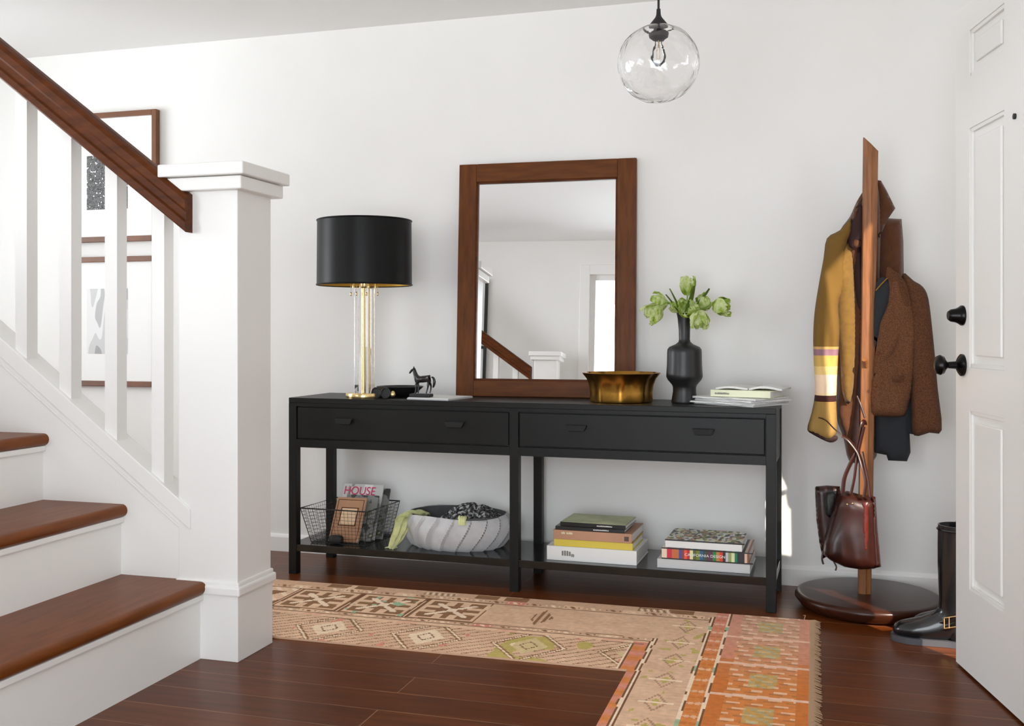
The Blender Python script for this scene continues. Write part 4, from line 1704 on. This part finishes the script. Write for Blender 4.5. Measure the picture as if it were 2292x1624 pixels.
    if d < .410:
        return border_small(x + .03, (d - .376) / .034, .034)
    if x > -.585 and d > .43:
        m = (x + .585) / .06
        if m < .2:
            return T_['cream'] if .05 < m < .14 else T_['line']
        return mixc(T_['orange'], T_['pink'], .5 + .5 * math.sin(y * 60))
    if d < .446:
        return mixc(T_['tan'], T_['pink'], .35 if math.sin(x * 17) > .8 else 0)
    # field: hexagonal hooked medallions
    t = (d - .450) / .27
    k = math.floor(x / .36)
    f = (x / .36 - k - .5) * 2
    a = abs(f) * .8 + abs(t - .45) * .9
    c_ = mixc(T_['tan'], T_['beige'], .5 + .5 * rnd2(x, y, 10))
    if .48 < a < .52 or .56 < a < .585:
        c_ = T_['brown']
    elif .52 < a < .56:
        c_ = T_['cream']
    elif a < .30:
        c_ = mixc(T_['cream'], T_['olive'], .6 if x > -.95 else .1)
        if .12 < a < .15:
            c_ = T_['brown']
    elif x > -1.0 and rnd2(x, y, 11) > .15:
        c_ = T_['olive']
    elif rnd2(x * 2, y, 14) > .5:
        c_ = T_['pink']
    elif abs(math.sin(x * 60 + t * 20)) > .97:
        c_ = T_['brown']
    return c_
rugt = thing('patterned_rug', 'worn tan oriental rug with orange end panels turning the corner on the floor', 'rug', (-.3, 3.4, 0))
bm = NB()
cl = bm.loops.layers.color.new('pattern') if False else bm.loops.layers.float_color.new('pattern')
stp = .0062
def patch(x0, x1, y0, y1, cache):
    nx = int((x1 - x0) / stp); ny = int((y1 - y0) / stp)
    g = {}
    for i in range(nx + 1):
        for j in range(ny + 1):
            x = x0 + (x1 - x0) * i / nx
            y = y0 + (y1 - y0) * j / ny
            g[i, j] = bm.verts.new((x, y, .0075 + .0009 * noise.noise(Vector((x * 3, y * 3, 0)))))
    for i in range(nx):
        for j in range(ny):
            f = bm.faces.new((g[i, j], g[i + 1, j], g[i + 1, j + 1], g[i, j + 1]))
            x = x0 + (x1 - x0) * (i + .5) / nx
            y = y0 + (y1 - y0) * (j + .5) / ny
            c_ = rug_col(x, y)
            w_ = 1.18 + .16 * noise.noise(Vector((x * 60, y * 60, 1))) + .10 * noise.noise(Vector((x * 7, y * 200, 2)))
            cc = (c_[0] * w_, c_[1] * w_, c_[2] * w_, 1)
            for l in f.loops:
                l[cl] = cc
patch(-2.9, RX1, RY0, RY1, None)
patch(RXI, RX1, YN_R, RY0, None)
bmesh.ops.remove_doubles(bm, verts=bm.verts, dist=.0008)
m_rug = m_vcol('woven_rug')
be = [e_ for e_ in bm.edges if len(e_.link_faces) == 1]
ex = bmesh.ops.extrude_edge_only(bm, edges=be)
for g_ in ex['geom']:
    if isinstance(g_, bmesh.types.BMVert):
        g_.co.z = .0006
for f in bm.faces:
    if abs(f.normal.z) < .5 or f.calc_area() < 1e-9:
        for l in f.loops:
            l[cl] = T_['beige'] + (1,)
finish('rug_body', bm, m_rug, rugt, False, world=True)
m_fringe = M('rug_fringe_wool', (172, 140, 110), .95)
bm = NB()
rr = random.Random(5)
y = YN_R
while y < RY1:
    x0 = RX1 - .004
    L = rr.uniform(.026, .038)
    dy = rr.uniform(-.006, .006)
    tube(bm, [(x0, y, .006), (x0 + L * .5, y + dy * .4, .0085), (x0 + L, y + dy, .003)], [.0024, .0022, .0012], 5)
    y += .0052
tube(bm, [(x0 - .02, RY1 - .005, .006), (x0 - .015, RY1 + .01, .02), (x0 - .022, RY1 + .022, .016)], .0016, 5)
o = finish('fringe', bm, m_fringe, rugt, True, world=True)
o['kind'] = 'stuff'

# ------------------------------------------------------------------ coat stand
SXc, SYc = .192, 4.075
cs = thing('coat_stand', 'wooden coat stand with a round base by the front door', 'coat stand', (SXc, SYc, 0))
bm = NB(); lathe(bm, [(0, .0), (.225, 0), (.245, .012), (.264, .036), (.264, .046), (.258, .054), (.245, .057), (0, .057)], 84)
bmesh.ops.remove_doubles(bm, verts=bm.verts, dist=1e-5)
finish('round_base', bm, m_standbase, cs, True, auto=50)
# ridged pole, cut aslant at the top, leaning a touch
ptop = W(1949, 305, 4.02)
pb = W(1936, 1335, SYc)
bm = NB()
def pole_section(r, k=1):
    pts = []
    for (a, q) in ((-1, -.55), (-.86, -.9), (-.2, -1), (.12, -1.02), (.28, -.86), (.9, -.7), (1, -.5), (1, .7), (.8, 1), (-.8, 1), (-1, .8)):
        pts.append((a * r, q * r))
    return pts
rings = []
pz = [(.057, .0235), (.09, .0235), (.30, .0255), (.8, .026), (1.3, .026), (1.70, .0262), (1.74, .0262)]
for i, (z, r_) in enumerate(pz):
    f = (z - .057) / (ptop.z - .057)
    cxp = SXc - .012 + (ptop.x - SXc + .012) * f
    cyp = SYc + (4.02 - SYc) * f
    ring = []
    for a, q in pole_section(r_):
        zz = z
        if i == len(pz) - 1:
            zz = ptop.z - .004 - (a + r_) * 1.05
            zz = zz if zz < ptop.z else ptop.z
        ring.append(bm.verts.new((cxp + a, cyp + q, zz)))
    rings.append(ring)
for i in range(len(rings) - 1):
    n = len(rings[i])
    for j in range(n):
        k = (j + 1) % n
        bm.faces.new((rings[i][j], rings[i][k], rings[i + 1][k], rings[i + 1][j]))
bm.faces.new(rings[0]); bm.faces.new(list(reversed(rings[-1])))
finish('pole', bm, m_stand, cs, True, world=True, auto=30)
def pole_at(z):
    f = (z - .057) / (ptop.z - .057)
    return Vector((SXc - .012 + (ptop.x - SXc + .012) * f, SYc + (4.02 - SYc) * f, z))
for (z, dx, dy, L) in ((1.585, -.1, .95, .06), (1.27, .3, .9, .07), (.90, -.25, -.9, .05), (1.5, .2, .9, .06)):
    bm = NB()
    p = pole_at(z)
    d_ = Vector((dx, dy, .45)).normalized()
    tube(bm, [p + Vector((dx, dy, 0)) * .015, p + d_ * L * .6, p + d_ * L + Vector((0, 0, .012))], [.009, .0085, .0095], 12)
    finish('peg', bm, m_stand, cs, True, world=True)

# ------------------------------------------------------------------ mustard coat with striped cuff, hanging on the left peg
Yc = 4.09
mz = lambda v: W(1850, v, 4.05).z
m_sleeve = m_stripes('striped_sunlit_mustard_wool', 2, [(0, (156, 124, 66)), (.295, (58, 22, 16)), (.34, (238, 206, 160)), (.36, (240, 208, 176)), (.50, (226, 190, 120)), (.56, (196, 160, 84)), (.643, (142, 108, 118)), (.69, (190, 150, 90)), (.71, (112, 82, 28))], .95, scale=mz(690) - mz(985), offset=0, bump=.25)  # cream stripe is partly sunlight painted into the wool
mc = thing('wool_coat', 'mustard and brown wool coat with a striped cuff hanging left of the pole', 'coat', (pole_at(1.5).x - .08, 4.06, mz(985)), 0)
cloth('coat_body', [(1962, 404), (1935, 425), (1918, 450), (1902, 485), (1880, 516), (1868, 560), (1866, 660), (1868, 760), (1874, 860), (1872, 930), (1888, 980), (1900, 1030), (1930, 1035), (1962, 1020), (1966, 900), (1968, 640), (1972, 470)], 4.115, .055, m_olive, mc, fold=(.011, 60, 4))
cloth('front_panel', [(1898, 540), (1872, 560), (1868, 640), (1872, 740), (1880, 800), (1884, 870), (1896, 905), (1908, 880), (1916, 800), (1918, 700), (1912, 600), (1908, 545)], 4.06, .022, m_mustard, mc, fold=(.006, 70, 6), rad=.03)
cloth('dark_lining', [(1916, 545), (1912, 620), (1920, 700), (1920, 800), (1914, 900), (1905, 980), (1912, 1008), (1930, 1015), (1936, 900), (1936, 700), (1930, 570)], 4.055, .016, m_lining, mc, fold=(.004, 90, 0), rad=.02)
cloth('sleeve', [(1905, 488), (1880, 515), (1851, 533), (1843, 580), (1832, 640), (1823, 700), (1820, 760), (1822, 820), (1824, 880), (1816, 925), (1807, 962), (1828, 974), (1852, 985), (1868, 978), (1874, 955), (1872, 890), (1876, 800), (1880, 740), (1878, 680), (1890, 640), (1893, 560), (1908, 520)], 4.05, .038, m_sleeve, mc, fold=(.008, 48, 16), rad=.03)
cloth('cuff_opening', [(1808, 964), (1830, 978), (1858, 990), (1874, 984), (1872, 974), (1850, 976), (1828, 967)], 4.032, .008, m_lining, mc, rad=.01, res=.008)
cloth('collar', [(1962, 402), (1938, 420), (1922, 446), (1908, 484), (1904, 520), (1902, 548), (1916, 556), (1928, 546), (1924, 520), (1918, 490), (1926, 455), (1940, 432), (1950, 425)], 4.042, .016, m_olive, mc, fold=(.003, 60, 0), rad=.02, res=.008)
cloth('lapel', [(1904, 500), (1898, 545), (1912, 556), (1926, 540), (1930, 600), (1936, 560), (1934, 480), (1926, 456), (1916, 478)], 4.036, .012, m_lining, mc, rad=.02, res=.008)

# hooded brown jacket behind the pole
hj = thing('brown_jacket', 'plain brown jacket hanging behind the pole above the tweed blazer', 'jacket', (.24, 4.12, 1.2), 0)
cloth('jacket_body', [(1962, 440), (1985, 488), (2018, 490), (2022, 540), (2023, 620), (2021, 740), (2014, 820), (1990, 830), (1962, 830), (1958, 600)], 4.165, .06, m_olive, hj, fold=(.006, 50, 3), smooth_out=False)
cloth('collar', [(1958, 402), (1972, 404), (1984, 425), (2004, 466), (1986, 492), (1974, 520), (1962, 520), (1958, 460)], 4.115, .03, m_olive, hj, fold=(.003, 50, 3), smooth_out=False, res=.009)
bm = NB()
p = W(1972, 518, 4.07)
tube(bm, [p, p + Vector((-.008, 0, -.012)), p + Vector((-.006, 0, -.022))], .003, 6)
finish('hanging_loop', bm, m_lining, hj, True, world=True)

# tweed blazer on the right peg
m_tweed = m_speckle('brown_tweed', [(78, 44, 20), (108, 68, 38), (70, 38, 22), (120, 82, 52)], 260, .95, 2)
m_tweed2 = m_speckle('dark_brown_tweed', [(70, 38, 16), (92, 54, 26), (60, 32, 18)], 260, .95, 2)
tb = thing('tweed_blazer', 'brown tweed blazer hanging on the right side of the coat stand', 'blazer', (.36, 4.05, .9), 0)
cloth('sleeve_gap_shade', [(2034, 700), (2046, 700), (2046, 972), (2012, 966), (2022, 900), (2032, 800)], 4.075, .012, m_navy, tb, rad=.02, smooth_out=False, res=.009)  # dark strip standing in for shade between blazer body and sleeve
cloth('blazer_body', [(1986, 602), (1972, 640), (1964, 700), (1956, 800), (1946, 850), (1944, 900), (1950, 928), (1970, 932), (2015, 932), (2030, 920), (2048, 840), (2060, 720), (2050, 650), (2020, 618)], 4.055, .045, m_tweed, tb, fold=(.009, 42, 6), rad=.04)
cloth('sleeve', [(2020, 612), (2045, 628), (2066, 642), (2078, 668), (2086, 730), (2093, 800), (2099, 870), (2108, 962), (2080, 968), (2046, 974), (2040, 930), (2038, 850), (2034, 740), (2026, 680)], 4.045, .045, m_tweed2, tb, fold=(.007, 50, 16), rad=.035)
cloth('lapel', [(1988, 604), (2008, 622), (2026, 664), (2022, 676), (2014, 686), (2026, 704), (2020, 740), (1998, 790), (1976, 822), (1956, 852), (1958, 800), (1970, 720), (1990, 680), (1996, 640)], 4.018, .010, m_tweed, tb, rad=.015, smooth_out=False, res=.009, fold=(.002, 60, 0))
cloth('collar', [(1986, 598), (1998, 602), (2016, 620), (2030, 652), (2034, 684), (2020, 682), (2014, 660), (1998, 634), (1984, 620)], 4.006, .006, m_tweed2, tb, rad=.014, res=.008)
cloth('dark_lining', [(1962, 632), (1985, 620), (1994, 650), (1984, 690), (1972, 720), (1958, 780), (1956, 700)], 4.018, .008, m_navy, tb, rad=.02, res=.009)
bm = NB(); tube(bm, [W(1960, 650, 4.0), W(1972, 636, 4.0), W(1986, 622, 4.0)], .0022, 6)
finish('hanger_wire', bm, m_brassdark, tb, True, world=True)
for (u, v) in ((1965, 791), (1959, 862)):
    bm = NB()
    p = W(u, v, 3.998)
    lathe(bm, [(0, 0), (.0055, 0), (.0062, .002), (.0045, .0036), (0, .0036)], 14)
    bmesh.ops.rotate(bm, cent=(0, 0, 0), matrix=Matrix.Rotation(R(90), 3, 'X'), verts=bm.verts)
    bmesh.ops.translate(bm, vec=p, verts=bm.verts)
    finish('button', bm, m_rail, tb, True, world=True)
cloth('pocket_flap', [(1996, 840), (2022, 840), (2022, 856), (1996, 854)], 4.012, .006, m_tweed2, tb, rad=.008, smooth_out=False, res=.008)
# dark shirt tail below the blazer
db = thing('dark_shirt', 'charcoal shirt showing below the hem of the tweed blazer', 'shirt', (.30, 4.07, .86), 0)
cloth('shirt_tail', [(1954, 915), (1954, 1012), (1984, 1018), (1988, 1030), (2030, 1032), (2038, 1012), (2036, 970), (2042, 915)], 4.085, .03, m_navy, db, fold=(.005, 80, 2), smooth_out=False)

# ------------------------------------------------------------------ leather handbag on the low peg
hb = thing('leather_handbag', 'oxblood leather tote bag hanging by its straps from the coat stand', 'handbag', (pole_at(.5).x - .05, 3.98, mz(1275)), 0)
cloth('back_panel', [(1824, 1092), (1826, 1088), (1850, 1086), (1880, 1088), (1884, 1120), (1870, 1180), (1860, 1240), (1842, 1250), (1834, 1215), (1827, 1160)], 4.035, .022, m_bag, hb, rad=.02, smooth_out=False, fold=(.003, 40, 4))
cloth('bag_body', [(1880, 1102), (1896, 1098), (1925, 1106), (1950, 1110), (1960, 1118), (1963, 1160), (1966, 1220), (1968, 1262), (1958, 1272), (1925, 1274), (1890, 1268), (1860, 1254), (1842, 1240), (1846, 1200), (1858, 1160), (1868, 1122)], 3.995, .060, m_bag, hb, rad=.05, fold=(.005, 34, 7), smooth_out=False)
cloth('sunlit_stripe', [(1931, 1124), (1943, 1124), (1944, 1170), (1943, 1232), (1932, 1234), (1930, 1180)], 3.936, .006, m_bagsun, hb, rad=.008, smooth_out=False, res=.008)  # redder strip imitating a sunlit glint on the bag
cloth('side_fold', [(1950, 1108), (1960, 1112), (1964, 1180), (1972, 1268), (1954, 1272), (1950, 1190)], 3.975, .022, m_bag, hb, rad=.012, smooth_out=False, res=.008)
cloth('dark_tassel', [(1850, 1102), (1872, 1098), (1868, 1128), (1858, 1160), (1848, 1150), (1846, 1120)], 3.965, .014, m_blackmat, hb, rad=.012, fold=(.004, 200, 60), smooth_out=False, res=.008)
Yh = 3.965
def strap(ptsuv, rad_, fl=(1, .35), nm='strap', mat=m_bag):
    bm = NB()
    tube(bm, spline([W(u, v, y_) for u, v, y_ in ptsuv], 6), rad_, 10, flat=fl)
    return finish(nm, bm, mat, hb, True, world=True)
strap([(1886, 1104, 3.95), (1890, 1070, 3.955), (1902, 1040, 3.96), (1914, 1018, 3.965), (1920, 1005, 3.968), (1930, 950, 3.962), (1938, 945, 3.99)], .0105)
strap([(1905, 1104, 3.945), (1912, 1070, 3.95), (1916, 1040, 3.955), (1921, 1012, 3.962), (1934, 955, 3.955)], .0075)
strap([(1934, 1112, 3.935), (1938, 1080, 3.94), (1932, 1050, 3.945), (1925, 1024, 3.955), (1918, 1008, 3.96), (1900, 985, 3.965), (1885, 975, 3.97)], .009)
strap([(1948, 1112, 3.94), (1944, 1076, 3.945), (1936, 1040, 3.95), (1930, 1010, 3.958)], .006)
strap([(1885, 975, 3.97), (1866, 958, 3.975), (1848, 940, 3.98), (1832, 934, 3.985)], .0045, (1, .5), 'long_strap')
strap([(1918, 886, 3.985), (1926, 905, 3.975), (1936, 935, 3.965)], .004, (1, 1), 'peg_loop')
strap([(1842, 1232, 3.985), (1840, 1250, 3.98), (1843, 1262, 3.98)], .0035, (1, 1), 'tie_end')
strap([(1866, 1256, 3.985), (1872, 1268, 3.98), (1870, 1276, 3.98)], .003, (1, 1), 'tie_end')
for (u, v) in ((1896, 1128), (1908, 1126)):
    bm = NB(); bmesh.ops.create_uvsphere(bm, u_segments=10, v_segments=8, radius=.0035)
    bmesh.ops.translate(bm, vec=W(u, v, 3.937), verts=bm.verts)
    finish('stud', bm, m_brass, hb, True, world=True)

# ------------------------------------------------------------------ riding boots
def boot(label, ox, oy, rz, grp='black riding boots by the door'):
    t = thing('riding_boot', label, 'boot', (ox, oy, 0), rz, grp)
    # upper: rings from toe through ankle to the top of the shaft (local -x is the toe)
    def ring(bm, c_, ax, bx_, nrm_tilt, n=24, flatb=None):
        vs = []
        for i in range(n):
            a = 2 * PI * i / n
            p = Vector((0, math.cos(a) * ax, math.sin(a) * bx_))
            if flatb is not None and p.z < -flatb:
                p.z = -flatb
            p = Matrix.Rotation(nrm_tilt, 3, 'Y') @ p
            vs.append(bm.verts.new(Vector(c_) + p))
        return vs
    bm = NB()
    R_ = []
    for (c_, ax, bz, tl, fb) in (((-.222, 0, .034), .008, .006, 0, None), ((-.215, 0, .036), .028, .018, 0, .015), ((-.195, 0, .038), .040, .027, 0, .02), ((-.165, 0, .041), .047, .034, 0, .024), ((-.13, 0, .046), .047, .040, R(-4), .028),
                                 ((-.095, 0, .054), .043, .047, R(-12), .036), ((-.062, 0, .066), .040, .054, R(-28), .05), ((-.038, 0, .085), .040, .056, R(-48), None), ((-.026, 0, .115), .042, .056, R(-72), None),
                                 ((-.022, 0, .15), .046, .056, R(-86), None), ((-.020, 0, .20), .052, .060, R(-90), None), ((-.018, 0, .27), .056, .065, R(-90), None), ((-.015, 0, .34), .059, .068, R(-90), None), ((-.013, 0, .395), .060, .069, R(-90), None), ((-.013, 0, .40), .060, .069, R(-90), None), ((-.013, 0, .40), .056, .065, R(-90), None), ((-.015, 0, .34), .055, .064, R(-90), None)):
        R_.append(ring(bm, c_, ax, bz, tl, 24, fb))
    for i in range(len(R_) - 1):
        for j in range(24):
            k = (j + 1) % 24
            bm.faces.new((R_[i][j], R_[i][k], R_[i + 1][k], R_[i + 1][j]))
    bm.faces.new(R_[0]); bm.faces.new(list(reversed(R_[-1])))
    # heel counter
    vs = box(bm, -.045, -.034, .02, .035, .034, .10, .016, 3)
    finish('boot_upper', bm, m_hat, t, True, auto=70)
    bm = NB()
    pts = spline([(-.229, 0, 0), (-.215, -.034, 0), (-.17, -.051, 0), (-.11, -.046, 0), (-.05, -.036, 0), (.0, -.037, 0), (.036, -.025, 0), (.042, 0, 0), (.036, .025, 0), (0, .037, 0), (-.05, .036, 0), (-.11, .046, 0), (-.17, .051, 0), (-.215, .034, 0)], 4, closed=True)
    a = [bm.verts.new((p.x, p.y, .0006)) for p in pts]
    b_ = [bm.verts.new((p.x, p.y, .021)) for p in pts]
    bm.faces.new(list(reversed(a))); bm.faces.new(b_)
    for i in range(len(pts)):
        j = (i + 1) % len(pts)
        bm.faces.new((a[i], a[j], b_[j], b_[i]))
    finish('sole', bm, m_sole, t, True)
    bm = NB()
    n = 26
    tube(bm, [(-.030 + .055 * math.cos(2 * PI * i / n), .047 * math.sin(2 * PI * i / n), .098 - .55 * .055 * -math.cos(2 * PI * i / n)) for i in range(n)], .009, 8, closed=True, flat=(.35, 1))
    finish('ankle_strap', bm, m_hat, t, True)
    bm = NB()
    for k in range(4):
        pts_ = [(-.060, -.048, .066), (-.060, -.048, .100), (-.022, -.054, .112), (-.022, -.054, .078)]
        tube(bm, [pts_[k], pts_[(k + 1) % 4]], .0028, 8)
    tube(bm, [(-.045, -.052, .07), (-.045, -.052, .105)], .002, 8)
    finish('buckle', bm, m_brass, t, True)
    bm = NB()
    tube(bm, [(-.013 + .070 * math.cos(2 * PI * i / n), .061 * math.sin(2 * PI * i / n), .385) for i in range(n)], .004, 8, closed=True)
    finish('top_band', bm, m_hat, t, True)
    return t
bp_ = WZ(2135, 1425, 0)
boot('black leather riding boot with gold buckle, nearer the camera by the door', .474, 3.665, R(-9))
boot('black leather riding boot standing behind the nearer one', .548, 3.80, 0)

# ------------------------------------------------------------------ glass pendant
GX, GY = W(1474, 143, 3.10).x, 3.10
GC = Vector((GX, GY, W(1474, 143, 3.10).z))
pd = thing('pendant_lamp', 'clear blown glass globe pendant on a black cord', 'pendant lamp', (GC.x, GC.y, GC.z))
bm = NB()
RG = .1235
def globe(bm, Rr, flip=False):
    rings = []
    nlat, nlon = 40, 64
    z0_ = -PI / 2
    prof = []
    for i in range(nlat + 1):
        ph = -PI / 2 + (PI / 2 + R(70)) * i / nlat
        prof.append((Rr * math.cos(ph), Rr * .95 * math.sin(ph)))
    for k, (r_, z_) in enumerate(prof):
        ring = []
        for i in range(nlon):
            a = 2 * PI * i / nlon
            q = Vector((math.cos(a) * r_, math.sin(a) * r_, z_))
            nz = 1 + .022 * noise.noise(q * 14) + .012 * noise.noise(q * 30)
            ring.append(bm.verts.new(q * nz))
        rings.append(ring)
    for k in range(len(rings) - 1):
        for i in range(nlon):
            j = (i + 1) % nlon
            f = (rings[k][i], rings[k][j], rings[k + 1][j], rings[k + 1][i])
            bm.faces.new(f if not flip else tuple(reversed(f)))
    return rings
o_r = globe(bm, RG)
i_r = globe(bm, RG - .0035, True)
for i in range(64):
    j = (i + 1) % 64
    bm.faces.new((o_r[-1][i], o_r[-1][j], i_r[-1][j], i_r[-1][i]))
me_fix = bm
bmesh.ops.remove_doubles(bm, verts=bm.verts, dist=1e-5)
me = bpy.data.meshes.new('glass_globe')
bm.to_mesh(me); bm.free()
me.materials.append(m_globe)
for p in me.polygons:
    p.use_smooth = True
go = bpy.data.objects.new('glass_globe', me)
C.objects.link(go)
go.parent = pd
zt = RG * .95 * math.sin(R(70))
bm = NB(); lathe(bm, [(.0, zt + .055), (.006, zt + .055), (.007, zt + .038), (.010, zt + .03), (.029, zt + .006), (.030, zt + .003), (.0, zt + .003)], 36)
lathe(bm, [(0, zt - .014), (.026, zt - .014), (.031, zt - .020), (.029, zt - .030), (.018, zt - .038), (0, zt - .038)], 36)
lathe(bm, [(.016, zt - .016), (.016, zt + .006)], 24)
bmesh.ops.remove_doubles(bm, verts=bm.verts, dist=1e-5)
finish('socket', bm, m_blackmat, pd, True)
bm = NB(); tube(bm, [(0, 0, zt + .05), (0, 0, ZC - GC.z)], .0036, 10)
finish('cord', bm, m_blackmat, pd, True)
bm = NB(); lathe(bm, [(0, ZC - GC.z - .022), (.05, ZC - GC.z - .022), (.058, ZC - GC.z - .014), (.058, ZC - GC.z - .001), (0, ZC - GC.z - .001)], 36)
bmesh.ops.remove_doubles(bm, verts=bm.verts, dist=1e-5)
finish('ceiling_canopy', bm, m_blackmat, pd, True)
bm = NB(); lathe(bm, [(.010, zt - .036), (.011, zt - .05), (.020, zt - .075), (.023, zt - .09), (.019, zt - .106), (.008, zt - .115), (0, zt - .116)], 28, cap0=True)
bmesh.ops.remove_doubles(bm, verts=bm.verts, dist=1e-5)
bulb = finish('bulb', bm, m_acrylic, pd, True)
bm = NB(); tube(bm, [(0, 0, zt - .04), (0, 0, zt - .06)], .0022, 6)
for k in range(5):
    a = k * 2 * PI / 5
    tube(bm, [(.002, 0, zt - .058), (.008 * math.cos(a), .008 * math.sin(a), zt - .062), (.006 * math.cos(a + .4), .006 * math.sin(a + .4), zt - .098)], .0005, 5)
finish('filament', bm, m_glass_knob, bulb)
bpy.context.view_layer.update()
